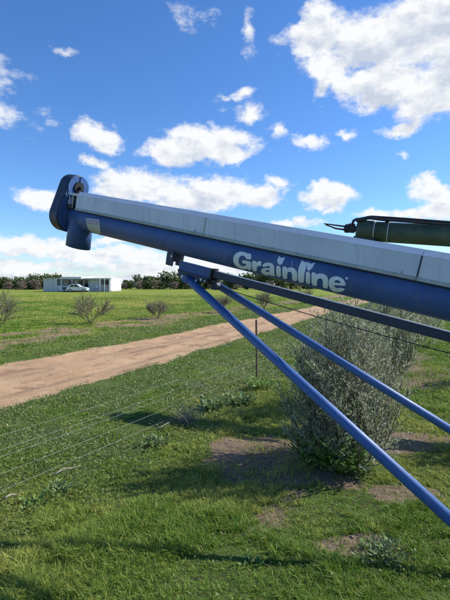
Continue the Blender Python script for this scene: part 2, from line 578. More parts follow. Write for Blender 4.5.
# dead straw and twig litter on the bare soil
n2 = 26000
Xv, Yv = scatter(n2, 2.0, 12, 1.4)
keep = rng.random(n2) < (0.05 + 0.9 * bare_mask(Xv, Yv)) * (qof(Xv, Yv) < 4.5)
Xv, Yv = Xv[keep], Yv[keep]
n = len(Xv)
P = np.stack([Xv, Yv, hfun(Xv, Yv) + 0.004 + rng.random(n) * 0.012], 1)
az = rng.random(n) * 2 * PI
D = unit(np.stack([np.cos(az), np.sin(az), rng.normal(0.1, 0.2, n)], 1))
S = unit(np.cross(D, np.array([[0, 0, 1.0]])))
L = 0.012 + rng.random(n) ** 2 * 0.04
V, F, t = leaf_quads(P, D, S, L, L * 0.06 + 0.0012, rng.random(n))
M['straw'] = leafmat('dead_straw', (0.12, 0.095, 0.07), (0.34, 0.29, 0.22), trans=0.1)
tag(mass_mesh('straw_litter', V, F, M['straw'], t), 'dead straw and leaf litter on bare soil', 'litter', kind='stuff')

# small clods and stones on the track edges and bare soil
n3 = 5200
Xv, Yv = scatter(n3, 2.2, 26, 1.2)
q = qof(Xv, Yv)
keep = rng.random(n3) < (0.5 * bare_mask(Xv, Yv) + np.where((q > 5.2) & (q < 8.3), 0.12 + 0.6 * np.exp(-((q - 6.8) / 0.25) ** 2) * sstep(0.5, 0.6, fbm(Xv * 1.2, Yv * 1.2, 3)), 0))
Xv, Yv = Xv[keep], Yv[keep]
n = len(Xv)
R = 0.006 + rng.random(n) ** 2 * 0.017
octa = np.array([[1, 0, 0], [0, 1, 0], [-1, 0, 0], [0, -1, 0], [0, 0, 0.7], [0, 0, -0.7]])
P = np.stack([Xv, Yv, hfun(Xv, Yv)], 1)
V = (P[:, None, :] + octa[None] * (R[:, None, None] * (0.7 + 0.6 * rng.random((n, 6, 1))))).reshape(-1, 3)
of = np.array([[0, 1, 4], [1, 2, 4], [2, 3, 4], [3, 0, 4], [1, 0, 5], [2, 1, 5], [3, 2, 5], [0, 3, 5]])
F = (np.arange(n)[:, None, None] * 6 + of[None]).reshape(-1, 3)
M['clod'] = surf('soil_clod', (0.16, 0.11, 0.08), (0.27, 0.19, 0.14), 0.95, scale=20)
tag(mass_mesh('gravel', V, F, M['clod']), 'small soil clods and stones on bare ground', 'gravel', kind='stuff')


# ------------------------------------------------------------------ shrubs
def twig_mesh(paths, rads, sides=4):
    mb = MB()
    for p, r in zip(paths, rads):
        mb.tube(p, r, sides, caps=False)
    return mb


def arc_path(base, az, spread, height, nseg=5, wob=0.03, power=1.6):
    pts = []
    for i in range(nseg + 1):
        t = i / nseg
        r = spread * t ** power
        pts.append(Vector((base[0] + math.cos(az) * r + random.gauss(0, wob) * t,
                           base[1] + math.sin(az) * r + random.gauss(0, wob) * t,
                           base[2] + height * t)))
    return pts


def path_at(p, t):
    f = t * (len(p) - 1)
    i = min(int(f), len(p) - 2)
    return p[i].lerp(p[i + 1], f - i), (p[i + 1] - p[i]).normalized()


def olive(cx, cy, R, Ht, nstem, ntw, nleaf, leafL, label, squash=1.0):
    bz = hz(cx, cy) - 0.02
    root = thing('olive_bush', label, 'bush', (cx, cy, bz), 'row of young olive bushes')
    paths, rads = [], []
    LP, LD = [], []
    for s in range(nstem):
        az = random.random() * 2 * PI
        k = math.sqrt((s + 0.5) / nstem) if s % 5 else random.random()
        h = Ht * (1.02 - 0.52 * k ** 2.6) * (0.82 + 0.25 * random.random())
        sp = R * k * (0.50 + 0.36 * random.random())
        b0 = (cx + math.cos(az) * R * .32 * k, cy + math.sin(az) * R * .32 * k, bz)
        p = arc_path(b0, az, sp, h, 6, 0.03, 0.28 + 0.5 * random.random())
        paths.append(p)
        rads.append([0.007 * (1 - 0.85 * i / 6) + 0.0010 for i in range(7)])
        for w in range(ntw):
            t = 0.07 + 0.91 * (w + random.random()) / ntw
            o, d = path_at(p, t)
            sd = Vector((random.gauss(0, 1), random.gauss(0, 1), random.gauss(0.25, 0.6))).normalized()
            d2 = (d * 0.7 + sd * 1.05 + Vector((0, 0, 0.35))).normalized()
            ln = (0.12 + 0.24 * random.random()) * (1.0 - 0.3 * t)
            if t < .35:
                d2 = (d2 + Vector((math.cos(az), math.sin(az), -.25)) * .7).normalized()
            tw = [o, o + d2 * ln * 0.5 + Vector((0, 0, 0.006)), o + d2 * ln + Vector((0, 0, 0.03))]
            paths.append(tw)
            rads.append([0.0026, 0.0018, 0.001])
            for l in range(nleaf):
                tt = 0.05 + 0.95 * (l + random.random()) / nleaf
                oo, dd = path_at(tw, min(tt, 1))
                LP.append(oo)
                LD.append(dd)
    twig_mesh(paths, rads).build('trunk', M['bark'], root, root.location, fix=False)
    LP, LD = np.array([tuple(v) for v in LP]), np.array([tuple(v) for v in LD])
    n = len(LP)
    D = unit(LD * 0.75 + rng.normal(0, 0.55, (n, 3)) + np.array([0, 0, 0.25]))
    S = unit(np.cross(D, rng.normal(0, 1, (n, 3))))
    L = leafL * (0.55 + 0.8 * rng.random(n))
    V, F, t = leaf_quads(LP, D, S, L, L * 0.19, rng.random(n) ** 1.4)
    mass_mesh('crown', V, F, M['olive'], t, root, root.location)
    return root


olive(1.13, 4.22, 0.57, 1.42, 105, 15, 28, 0.035, 'large silvery olive bush just behind the blue struts, nearest of its row')
olive(1.80, 6.15, 0.50, 1.42, 60, 12, 18, 0.055, 'olive bush hidden right behind the nearest olive bush')
olive(3.25, 8.7, 0.62, 1.50, 60, 11, 18, 0.068, 'olive bush beyond the upper strut, its right side standing out against bare soil')
olive(5.0, 12.2, 0.9, 1.68, 54, 10, 16, 0.09, 'olive bush between rail and tube edge at the right, fourth from the camera')
olive(6.6, 15.6, 1.0, 1.7, 34, 9, 14, 0.12, 'farthest olive bush of the row, mostly hidden behind the others')
olive(3.55, 4.62, 0.34, 1.45, 40, 10, 14, 0.055, 'unseen olive bush added outside the right edge to cast shade between the two struts')  # off-view bush, added for the shadow it throws into frame
olive(4.95, 7.7, 0.36, 1.35, 36, 10, 14, 0.065, 'unseen olive bush added outside the right edge to cast shade beyond the upper strut')  # another added bush, unseen, supplying the farther shadow


def broad_weed(name, px, py, R, Ht, nl, leafL, mat, label, wf=0.42, group=None, flat=0.4):
    g = G(px, py)
    cx, cy = g.x, g.y
    bz = hz(cx, cy)
    root = thing(name, label, 'weed', (cx, cy, bz), group)
    mb = MB()
    LP, LD, LL = [], [], []
    for s in range(nl):
        az = random.random() * 2 * PI
        k = random.random() ** 0.6
        h = Ht * (0.35 + 0.65 * random.random()) * (1 - 0.5 * k * flat)
        p = arc_path((cx, cy, bz - 0.01), az, R * k, h, 3, 0.01, 1.0)
        if s % 2 == 0:
            mb.tube(p, [0.003, 0.0025, 0.002, 0.0012], 4, caps=False)
        for l in range(5):
            o, d = path_at(p, 0.25 + 0.75 * random.random())
            LP.append(tuple(o))
            a2 = az + random.gauss(0, 1.0)
            LD.append((math.cos(a2), math.sin(a2), 0.55 + random.gauss(0, 0.4)))
            LL.append(leafL * (0.5 + 0.8 * random.random()))
    mb.build('stem', M['bark'] if mat == 'greyleaf' else M['broad'], root, root.location, fix=False)
    LP, LD, LL = np.array(LP), unit(np.array(LD)), np.array(LL)
    n = len(LP)
    S = unit(np.cross(LD, rng.normal(0, 0.45, (n, 3)) + np.array([0, 0, 1])))
    V, F, t = leaf_quads(LP, LD, S, LL, LL * wf, rng.random(n))
    mass_mesh('leaves', V, F, M[mat], t, root, root.location)
    return root


WD = 'broadleaf weeds among the grass'
broad_weed('leafy_weed', 338, 474, 0.40, 0.44, 210, 0.055, 'broad', 'big bright green leafy weed growing at the foot of the nearest olive bush', group=WD)
broad_weed('leafy_weed', 310, 463, 0.26, 0.38, 110, 0.05, 'broad', 'leafy weed on the bare soil just left of the nearest olive bush', group=WD)
broad_weed('leafy_weed', 358, 478, 0.16, 0.14, 40, 0.045, 'greyleaf', 'small pale weed at the right of the olive bush foot, against the long strut', group=WD)
broad_weed('leafy_weed', 212, 410, 0.22, 0.22, 60, 0.075, 'greyleaf', 'upright big leaved grey green weed, farthest left of the post clumps', group=WD)
broad_weed('leafy_weed', 240, 404, 0.28, 0.18, 60, 0.065, 'greyleaf', 'big leaved weed between the lone upright weed and the fence post', group=WD)
broad_weed('leafy_weed', 259, 390, 0.28, 0.22, 60, 0.06, 'broad', 'leafy weed clump hiding the foot of the fence post', group=WD)
broad_weed('leafy_weed', 154, 444, 0.2, 0.11, 46, 0.05, 'greyleaf', 'low spreading weed next to the pale stick under the fence wires', group=WD)
broad_weed('leafy_weed', 60, 490, 0.16, 0.09, 26, 0.05, 'greyleaf', 'low weed rosette beside the thick fallen stick', group=WD)
broad_weed('leafy_weed', 35, 503, 0.11, 0.06, 20, 0.045, 'broad', 'small flat weed rosette left of the fallen stick end', group=WD)
broad_weed('leafy_weed', 383, 560, 0.22, 0.11, 130, 0.034, 'greyleaf', 'wide mat of small grey green leaves in the grass under the long strut', group=WD, flat=0.7)
broad_weed('leafy_weed', 250, 566, 0.1, 0.05, 26, 0.03, 'broad', 'tiny bright green weed between tufts at the lower centre of the photo', group=WD)

# dry twiggy tuft under the fence
g = G(187, 424)
root = thing('dry_shrub', 'grey leafless twiggy tuft in the grass under the fence wires', 'shrub', (g.x, g.y, hz(g.x, g.y)))
mb = MB()
for s in range(130):
    az = random.random() * 2 * PI
    mb.tube(arc_path((g.x + random.gauss(0, .05), g.y + random.gauss(0, .05), root.location.z - 0.01), az, 0.2 * random.random() + 0.05, 0.12 + 0.16 * random.random(), 3, 0.02), [0.002, 0.0017, 0.0013, 0.0006], 3, caps=False)
mb.build('twigs', M['stick'], root, root.location, fix=False)


def bare_shrub(px, py, Ht, R, label, nleaf=900, name='bare_shrub', group='leafless shrubs in the row beyond the track', lm='shrubleaf', dist=None, ls=1.0):
    if dist:
        r = ray(px, 284)
        cx, cy = r.x * dist, dist
    else:
        g = G(px, py)
        cx, cy = g.x, g.y
    bz = hz(cx, cy) - 0.02
    sc = cy / 18
    root = thing(name, label, 'shrub', (cx, cy, bz), group)
    paths, rads, tips = [], [], []

    def grow(o, d, ln, r, lvl):
        p = [o]
        for i in range(3):
            d = (d + Vector((random.gauss(0, .10), random.gauss(0, .10), random.gauss(.02, .06)))).normalized()
            p.append(p[-1] + d * ln / 3)
        paths.append(p)
        rads.append([r, r * .85, r * .7, r * .55])
        if lvl == 0:
            tips.append(p)
            return
        for k in range(5 if lvl > 1 else 6):
            o2, d2 = path_at(p, 0.35 + 0.65 * random.random())
            nd = (d2 + Vector((random.gauss(0, .5), random.gauss(0, .5), random.gauss(.08, .25)))).normalized()
            grow(o2, nd, ln * (.6 + .2 * random.random()), r * .6, lvl - 1)
    for s in range(9):
        az = s * 2 * PI / 9 + random.gauss(0, .2)
        sp = R / Ht * (0.5 + 1.15 * random.random())
        grow(Vector((cx, cy, bz)), Vector((math.cos(az) * sp, math.sin(az) * sp, 1)).normalized(), Ht * 0.52, 0.014 * sc ** .5, 2)
    twig_mesh(paths, rads, 3).build('branches', M['twig'], root, root.location, fix=False)
    nleaf = int(nleaf * 2.6)
    LP = []
    for i in range(nleaf):
        o, d = path_at(random.choice(tips), random.random())
        LP.append(tuple(o + Vector((random.gauss(0, .02), random.gauss(0, .02), random.gauss(0, .02)))))
    LP = np.array(LP)
    D = unit(rng.normal(0, 1, (nleaf, 3)))
    S = unit(np.cross(D, rng.normal(0, 1, (nleaf, 3))))
    L = np.full(nleaf, 0.038 * sc ** .8 * ls) * (0.6 + .8 * rng.random(nleaf))
    V, F, t = leaf_quads(LP, D, S, L, L * .5, rng.random(nleaf))
    mass_mesh('leaves', V, F, M[lm], t, root, root.location)
    return root


bare_shrub(90, 324, 1.38, 1.05, 'rounded bare brown shrub directly below the white house on the bare strip', 1300)
bare_shrub(-2, 330, 1.62, 1.15, 'bare brown shrub cut off by the left edge of the photo', 1600)
bare_shrub(157, 319, 1.15, 0.75, 'small bare shrub left of the blue bracket under the tube', 700)
bare_shrub(221, 313, 1.2, 0.7, 'bare shrub seen between the two blue struts near their top', 600)
bare_shrub(264, 309, 1.3, 0.6, 'thin bare shrub beyond the track, right of the strut tops', 500)
bare_shrub(305, 304, 1.5, 0.9, 'distant bare shrub below the lettered part of the tube', 500)


# ------------------------------------------------------------------ far trees
def far_tree(px, dist, w, h, label, nl=900, mat='tree', name='tree', group='trees along the horizon', ls=0.62):
    x = ray(px, 284).x * dist
    y = dist
    bz = hz(x, y)
    root = thing(name, label, 'tree', (x, y, bz), group)
    mb = MB()
    mb.tube([(x, y, bz - .1), (x + .1, y, bz + h * .3), (x - .05, y, bz + h * .6)], [.16 * h / 5, .12 * h / 5, .06 * h / 5], 6)
    LP = []
    cl = []
    for k in range(13):
        a = random.random() * 2 * PI
        r = random.random() ** .5
        zz = random.random()
        cl.append((x + math.cos(a) * r * w * .36, y + math.sin(a) * r * w * .36, bz + h * (.16 + .62 * zz), w * (.16 + .13 * random.random())))
        mb.tube([(x, y, bz + h * .25), cl[-1][:3]], [.06 * h / 5, .025], 4)
    mb.build('trunk', M['bark'], root, root.location, fix=False)
    for i in range(nl):
        c = random.choice(cl)
        v = Vector((random.gauss(0, 1), random.gauss(0, 1), random.gauss(0, 1))).normalized() * (random.random() ** .35)
        p = Vector(c[:3]) + Vector((v.x * c[3], v.y * c[3], v.z * c[3] * .75))
        p.z = max(p.z, bz + .15 + random.random() * .3)
        LP.append(tuple(p))
    LP = np.array(LP)
    D = unit(rng.normal(0, 1, (nl, 3)))
    S = unit(np.cross(D, rng.normal(0, 1, (nl, 3))))
    L = ls * dist / 150 * (.6 + .9 * rng.random(nl))
    V, F, t = leaf_quads(LP, D, S, L, L * .6, rng.random(nl) ** 1.3)
    mass_mesh('crown', V, F, M[mat], t, root, root.location)


TR = [  # px, dist, width, height, label
    (-14, 150, 8, 4.6, 'low dark tree at the far left end of the horizon line'),
    (3, 152, 7, 4.3, 'low dark tree on the horizon at the left edge of the photo'),
    (16, 150, 7, 4.0, 'dark tree behind the leftmost reddish bare tree'),
    (27, 146, 7, 4.6, 'dark tree between two reddish bare trees left of the house'),
    (36, 140, 7.5, 5.4, 'tall dark tree just left of the white house'),
    (44, 138, 8, 6.0, 'tallest dark tree, behind the left corner of the white house'),
    (53, 150, 7, 5.6, 'dark tree peeping over the left end of the house roof'),
    (129, 158, 4.5, 3.3, 'small tree alone right of the white house'),
    (143, 150, 7.5, 5.6, 'rounded dark tree, left end of the clump between house and bracket'),
    (151, 152, 6, 4.6, 'lower tree in the middle of the clump between house and bracket'),
    (160, 153, 6.5, 4.8, 'olive green tree in the clump left of the blue bracket'),
    (171, 146, 8, 6.4, 'tall broad dark tree directly left of the blue bracket'),
    (182, 148, 8.5, 6.9, 'tallest tree right behind the blue bracket'),
    (193, 150, 7, 5.2, 'dark tree seen between the top of the first strut and the sleeve'),
    (206, 155, 7, 4.5, 'dark tree just behind the strut joint'),
    (219, 150, 7, 5.0, 'dark tree right of the strut joint, below the rail'),
    (233, 145, 8, 5.6, 'dark tree under the rail left of the lettering'),
    (247, 142, 9, 6.6, 'big green tree showing between tube and rail below the letter G'),
    (262, 140, 9, 7.0, 'big green tree showing between tube and rail below the letters'),
    (277, 140, 9, 6.4, 'green tree below the middle of the lettering'),
    (291, 145, 8, 5.4, 'green tree below the right half of the lettering'),
    (306, 150, 8, 5.0, 'dark tree below the last letters'),
    (322, 152, 8, 5.0, 'tree hidden behind the tube right of the lettering'),
    (340, 155, 9, 5.4, 'tree on the horizon behind the tube and far along the track'),
]
for a in TR:
    far_tree(a[0], a[1], a[2], a[3] * .88, a[4], nl=1700)
RT = [(8, 135, 3.6, 3.4, 'reddish leafless tree, leftmost in front of the dark trees'), (22, 132, 3.2, 3.1, 'small reddish leafless tree, middle of the three left of the house'),
      (35, 130, 3.6, 3.6, 'brightest reddish leafless tree, closest to the white house'), (138, 140, 3.2, 3.0, 'brownish leafless tree in front of the clump right of the house'),
      (156, 136, 3.6, 3.4, 'reddish leafless tree in front of the middle of the clump'), (175, 138, 3.4, 3.4, 'reddish leafless tree in front of the tall tree by the bracket'),
      (212, 130, 4.2, 3.8, 'reddish leafless tree right under the strut joint'), (238, 128, 4, 3.4, 'reddish leafless tree behind the second strut'),
      (270, 128, 4, 3.3, 'reddish leafless tree below the rail in the middle of the photo'), (300, 130, 4, 3.6, 'reddish leafless tree below the end of the lettering'),
      (124, 150, 2.8, 2.4, 'tiny brownish leafless tree at the right corner of the house')]
for a in RT:
    far_tree(a[0], a[1], a[2], a[3], a[4], nl=620, mat='redtree', name='bare_tree', group='leafless trees in front of the horizon trees', ls=0.30)

# ------------------------------------------------------------------ house (100 m away)
HY = 100.0


def hx(px):
    return (px - 225) / 450 * HY


def hzp(py):
    return 1.7 + (284 - py) / 450 * HY


house = thing('house', 'low white and grey flat roofed house raised on short posts across the paddock', 'house', (hx(82), HY, 0))
HO = house.location
g0 = 0.0
zf, zr = hzp(290.3), hzp(279.2)
mb = MB(); mb.box(hx(45), hx(58.5), HY - .9, HY + 7, zf, zr); mb.build('wall', M['wall_grey'], house, HO)['label'] = 'end wall with shade put into its grey'
mb = MB(); mb.box(hx(58.6), hx(81), HY + 2.2, HY + 7, zf, zr); mb.build('wall', M['wall_white'], house, HO)
mb = MB(); mb.box(hx(81.2), hx(88), HY + 1.2, HY + 7, zf, zr); mb.build('wall', M['wall_grey'], house, HO)
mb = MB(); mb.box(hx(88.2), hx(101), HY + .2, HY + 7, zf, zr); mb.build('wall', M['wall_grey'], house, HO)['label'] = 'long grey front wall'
mb = MB(); mb.box(hx(101.2), hx(111), HY + 2.0, HY + 7, zf, zr); mb.build('wall', M['wall_grey'], house, HO)
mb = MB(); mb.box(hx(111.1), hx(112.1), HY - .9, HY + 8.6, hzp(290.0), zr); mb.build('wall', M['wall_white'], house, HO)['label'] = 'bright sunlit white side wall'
mb = MB(); mb.box(hx(58.6), hx(63.3), HY - .85, HY - .7, zf, hzp(285.6)); mb.build('balustrade', M['wall_white'], house, HO)
mb = MB(); mb.box(hx(63.6), hx(73.5), HY - .85, HY - .7, zf, hzp(286)); mb.build('balustrade', M['wall_white'], house, HO)
mb = MB(); mb.box(hx(45), hx(112.2), HY - 1.0, HY + 8.7, zf - .22, zf - .01); mb.build('floor_deck', M['wall_grey'], house, HO)
mb = MB()
mb.box(hx(44.7), hx(62), HY - 1.1, HY + 7.2, zr + .01, zr + .2)
mb.build('roof', M['wall_grey'], house, HO)
mb = MB(); mb.box(hx(62.1), hx(83.5), HY - 1.5, HY + 7.2, zr + .02, zr + .5); mb.build('roof', M['roof'], house, HO)
mb = MB(); mb.box(hx(83.7), hx(112.5), HY - 1.1, HY + 8.8, zr + .01, zr + .25); mb.build('roof', M['roof'], house, HO)
for px in (58.4, 63.3, 74, 101.5, 106, 111):
    mb = MB(); mb.box(hx(px) - .09, hx(px) + .09, HY - 1.28, HY - 1.11, 0, zr)
    mb.build('post', M['wall_white'], house, HO)
for dy in (2.5, 5.5, 8.4):
    mb = MB(); mb.box(hx(112) - .3, hx(112) - .1, HY + dy - .1, HY + dy + .1, 0, zf - .22)
    mb.build('post', M['wall_white'], house, HO)
for px in (47, 52, 83, 88, 94):
    mb = MB(); mb.box(hx(px) - .12, hx(px) + .12, HY - .6, HY - .36, 0, zf - .22)
    mb.build('post', M['wall_grey'], house, HO)
for px0, px1 in ((75, 80), (83, 87), (103, 106), (65, 71)):
    yy = HY + (2.2 if px0 in (75, 65) else 1.2 if px0 == 83 else 2.0)
    mb = MB(); mb.box(hx(px0), hx(px1), yy - .05, yy + .02, zf + .5, zr - .25)
    w = mb.build('window', M['glass'], house, HO)
    mb = MB(); mb.box(hx(px0) - .08, hx(px1) + .08, yy - .09, yy - .055, zf + .42, zf + .5)
    mb.build('sill', M['wall_white'], w, HO)
mb = MB(); mb.box(hx(91), hx(92.6), HY + .12, HY + .19, zf, zr - .35)
dr = mb.build('door', M['roof'], house, HO)
mb = MB(); mb.box(hx(92.3) - .04, hx(92.3) + .04, HY + .06, HY + .118, zf + .9, zf + 1.0); mb.build('handle', M['steel'], dr, HO)
for k in range(4):
    mb = MB(); mb.box(hx(90.5), hx(93), HY - 1.9 + k * .3, HY - 1.62 + k * .3, 0, .14 * (k + 1)); mb.build('step', M['wall_grey'], house, HO)
mb = MB(); mb.box(hx(57.6), hx(58.1), HY - .97, HY - .91, .1, zr); mb.build('downpipe', M['roof'], house, HO)
mb = MB(); mb.box(hx(96), hx(98.5), HY - .1, HY + .19, zf + .5, zf + 1.1); mb.build('air_conditioner', M['wall_white'], house, HO)
mb = MB()
for z in (hzp(285.2), hzp(287), hzp(288.8)):
    mb.box(hx(101.7), hx(110.8), HY - .98, HY - .93, z - .05, z + .05)
for k in range(9):
    xx = hx(102) + k * (hx(110.5) - hx(102)) / 8
    mb.box(xx - .02, xx + .02, HY - 1.04, HY - .99, zf, hzp(285.2))
mb.build('railing', M['wall_white'], house, HO)


# ------------------------------------------------------------------ vehicles
def car(name, label, cx, cy, prof, glassp, length, width, wheels, wr, mat):
    root = thing(name, label, 'car', (cx, cy, 0), 'vehicles parked by the house')
    prm = [Vector((cx + x, cy - width / 2, z)) for x, z in prof]
    mb = MB(); mb.prism(prm, (0, width, 0)); mb.build('body', mat, root, root.location, bevel=.05)
    for side in (-1, 1):
        for gp in glassp:
            y = cy + side * (width / 2 + .004)
            mb = MB(); mb.prism([Vector((cx + x, y - .006, z)) for x, z in gp], (0, .012, 0))
            mb.build('side_window', M['glass'], root, root.location)
        for wx in wheels:
            y = cy + side * (width / 2 - .1)
            mb = MB(); mb.tube([(cx + wx, y - .11, wr), (cx + wx, y + .11, wr)], wr, 20)
            w = mb.build('wheel', M['black'], root, root.location)
            mb = MB(); mb.tube([(cx + wx, y - .12, wr), (cx + wx, y + .12, wr)], wr * .58, 14); mb.build('rim', M['steel'], w, root.location)
    x1 = max(x for x, z in prof)
    x0 = min(x for x, z in prof)
    for s in (-1, 1):
        mb = MB(); mb.box(cx + x1 - .12, cx + x1 + .01, cy + s * (width / 2 - .25) - .15, cy + s * (width / 2 - .25) + .15, .68, .84); mb.build('headlight', M['lamp'], root, root.location)
        mb = MB(); mb.box(cx + x0 - .01, cx + x0 + .1, cy + s * (width / 2 - .2) - .1, cy + s * (width / 2 - .2) + .1, .8, 1.05); mb.build('taillight', M['red_lamp'], root, root.location)
    return root


car('parked_car', 'silver white hatchback parked in front of the house', hx(86), 94.5,
    [(-2.1, .35), (-2.15, .9), (-1.9, 1.1), (-1.5, 1.55), (-.9, 1.66), (.1, 1.64), (.8, 1.15), (1.9, .98), (2.15, .75), (2.15, .35)],
    [[(-1.45, 1.1), (-1.2, 1.48), (-.6, 1.56), (-.6, 1.1)], [(-.5, 1.1), (-.5, 1.56), (.05, 1.54), (.62, 1.1)]],
    4.3, 1.75, (-1.35, 1.35), .33, M['car_white'])
car('parked_car', 'dark vehicle parked behind the silver white hatchback', hx(79), 97.0,
    [(-2.3, .45), (-2.3, 1.05), (-.6, 1.1), (-.5, 1.75), (.6, 1.78), (1.1, 1.2), (2.2, 1.08), (2.35, .8), (2.3, .45)],
    [[(-.4, 1.15), (-.38, 1.65), (.1, 1.67), (.1, 1.15)], [(.18, 1.15), (.18, 1.67), (.52, 1.68), (.92, 1.18)]],
    4.6, 1.8, (-1.5, 1.45), .38, M['car_dark'])

# ------------------------------------------------------------------ fence
pf = G(257, 384)
fd = Vector((0.493, 0.870, 0))
fence = thing('wire_fence', 'old farm fence of slack wires on rusty steel posts beside the track', 'fence', (pf.x, pf.y, 0))
for t in (-6.4, 0, 6.4, 12.8, 19.2):
    p = pf + fd * t
    z0 = hz(p.x, p.y)
    mb = MB()
    ax, ay, az = fd, Vector((-fd.y, fd.x, 0)), Vector((0, 0, 1))
    lean = Vector((random.gauss(0, .01), random.gauss(0, .01), 1)).normalized()
    mb.obox(Vector((p.x, p.y, z0 + .48)), ax, ay, lean, .017, .0035, .60)
    mb.obox(Vector((p.x, p.y, z0 + .48)) + ay * .014, ax, ay, lean, .0035, .0105, .60)
    mb.build('fence_post', M['rust'], fence, fence.location)
for hgt in (.53, .415, .36, .225, .09):
    pts = []
    for i in range(0, 61):
        t = -6.4 + 25.6 * i / 60
        ph = (t + 6.4) / 6.4
        sag = -.035 * math.sin(PI * (ph % 1)) * (1 if t < 0 else .7)
        p = pf + fd * t
        pts.append((p.x, p.y, hgt + sag))
    mb = MB(); mb.tube(pts, .0015, 5); mb.build('wire', M['galv'], fence, fence.location, smooth=True)
    if hgt == .53:
        base_pts = pts
# stay wires between the horizontals
for t in (-3.4,):
    p = pf + fd * t
    mb = MB(); mb.tube([(p.x, p.y, .04), (p.x + .02, p.y, .5)], .0016, 4); mb.build('stay_wire', M['galv'], fence, fence.location)


def stick(a, b, r, label, z=.03):
    p, q_ = G(*a), G(*b)
    pts = []
    for i in range(7):
        t = i / 6
        v = p.lerp(q_, t)
        pts.append((v.x + random.gauss(0, .006), v.y + random.gauss(0, .006), hz(v.x, v.y) + z + .015 * math.sin(t * 5)))
    mb = MB(); mb.tube(pts, [r, r * .95, r * .9, r * .8, r * .7, r * .6, r * .4], 7)
    o = Vector(pts[0])
    ob = mb.build('fallen_stick', M['stick'], None, o, smooth=True)
    ob.location = o
    tag(ob, label, 'stick', 'bleached sticks lying in the grass')


stick((53, 478), (80, 466), .008, 'thickest bleached stick lying in the grass under the lowest wire')
stick((159, 431), (186, 419), .007, 'thin pale stick beside the dry twiggy tuft')
stick((2, 500), (22, 492), .009, 'short grey stick at the left edge of the photo', .02)

# ------------------------------------------------------------------ AUGER
PL = U(92, 220.7, 4.19)
PR = U(450, 300.5, 2.40)
u = (PR - PL).normalized()
w = Vector((u.y, -u.x, 0)).normalized()
if w.y > 0: w = -w
v = u.cross(w).normalized()
if v.z < 0: v = -v
AL = (PR - PL).length
R0 = .110


def A(s, a=0.0, b=0.0):
    return PL + u * s + w * a + v * b


def s_at(px, a=0.0, b=0.0):
    lo, hi = -1.0, 4.0
    for _ in range(50):
        m_ = (lo + hi) / 2
        if proj(A(m_, a, b))[0] < px: lo = m_
        else: hi = m_
    return lo


S1 = s_at(185)
wheelA = Vector((1.40, 1.68, .33))
aug = thing('grain_auger', 'long blue grain auger tube with grey sheet cover, white lettering and blue support struts', 'auger', (1.75, 2.15, 0))
AO = aug.location
B = lambda mb, name, mat, parent=aug, **k: mb.build(name, mat, parent, AO, **k)

SE = 5.2
mb = MB(); mb.tube([A(-.27), A(0), A(1), A(2), A(AL), A(SE)], R0, 64); tube_ob = B(mb, 'auger_tube', M['blue'], smooth=True)
# spiral weld seams on the tube
for px0 in (163, 226, 392):
    sc0 = s_at(px0)
    pts = []
    for i in range(25):
        t = i / 24
        th = -1.9 + 2.6 * t          # angle from w (towards the camera) upwards
        pts.append(A(sc0 + .20 * t, math.cos(th) * (R0 + .0004), math.sin(th) * (R0 + .0004)))
    mb = MB(); mb.tube(pts, .0016, 5); B(mb, 'weld_seam', M['blue'], tube_ob, smooth=True)

# sheet cover: panels with folded profile
prof = [(.116, .070), (.116, .074), (.109, .082), (.109, .208), (.072, .240), (-.072, .240), (-.109, .208), (-.109, .082), (-.116, .074), (-.116, .070)]
seams = [s_at(77, .1, .15), s_at(205.5, .1, .15), s_at(420, .1, .15), SE - .5]
for i in range(3):
    a0, a1 = seams[i] + (.0015 if i else 0), seams[i + 1] - .0015
    P0 = [A(a0, p[0], p[1]) for p in prof]
    off = u * (a1 - a0)
    n_ = len(prof)
    mb = MB()
    mb.prism([A(a0, .109, .080), A(a0, .109, .208), A(a0, -.109, .208), A(a0, -.109, .080)], off)
    pan = B(mb, 'cover_panel', M['cover'])
    mb = MB()
    mb.prism([A(a0, .1105, .206), A(a0, .076, .242), A(a0, -.076, .242), A(a0, -.1105, .206)], off)
    B(mb, 'cover_ridge', M['cover_top'], pan)
    mb = MB()
    mb.prism([A(a0, .1135, .072), A(a0, .1135, .090), A(a0, .1075, .094), A(a0, .1075, .072)], off)
    mb.prism([A(a0, -.1135, .072), A(a0, -.1135, .090), A(a0, -.1075, .094), A(a0, -.1075, .072)], off)
    B(mb, 'cover_lip', M['lip'], pan)
    for bs in ([a1 - .09] if i < 2 else []):
        mb = MB(); mb.tube([A(bs, .109, .102), A(bs, .117, .102)], .0105, 10)
        B(mb, 'bolt', M['steel'], pan)
    # overlap strip at the joint
    if i < 2:
        mb = MB(); mb.prism([A(a1 - .002, .1096, .094), A(a1 - .002, .1096, .2055), A(a1 + .006, .1096, .2055), A(a1 + .006, .1096, .094)], w * .0018)
        B(mb, 'joint_strip', M['blue_dark'] if i else M['lip'], pan)
mb = MB(); mb.prism([A(seams[0] + .02, .095, .062), A(seams[0] + .02, .1068, .066), A(seams[0] + .02, .1068, .082), A(seams[0] + .02, .095, .082)], u * (SE - .6 - seams[0]))
B(mb, 'shaded_gap_strip', M['black'])  # black strip standing for the shaded gap below the cover lip


# head: belt guard (two pulleys in a stadium shaped case) -------------------
def stadium(s, r1, r2, c1, c2, n=26):
    """hull of two circles in the plane across the tube; returns points"""
    (a1, b1), (a2, b2) = c1, c2
    d = math.hypot(a2 - a1, b2 - b1)
    th = math.atan2(b2 - b1, a2 - a1)
    al = math.acos((r1 - r2) / d)
    pts = []
    for i in range(n + 1):
        t = th + al + (2 * PI - 2 * al) * i / n
        pts.append(A(s, a1 + math.cos(t) * r1, b1 + math.sin(t) * r1))
    for i in range(n + 1):
        t = th - al + 2 * al * i / n
        pts.append(A(s, a2 + math.cos(t) * r2, b2 + math.sin(t) * r2))
    return pts


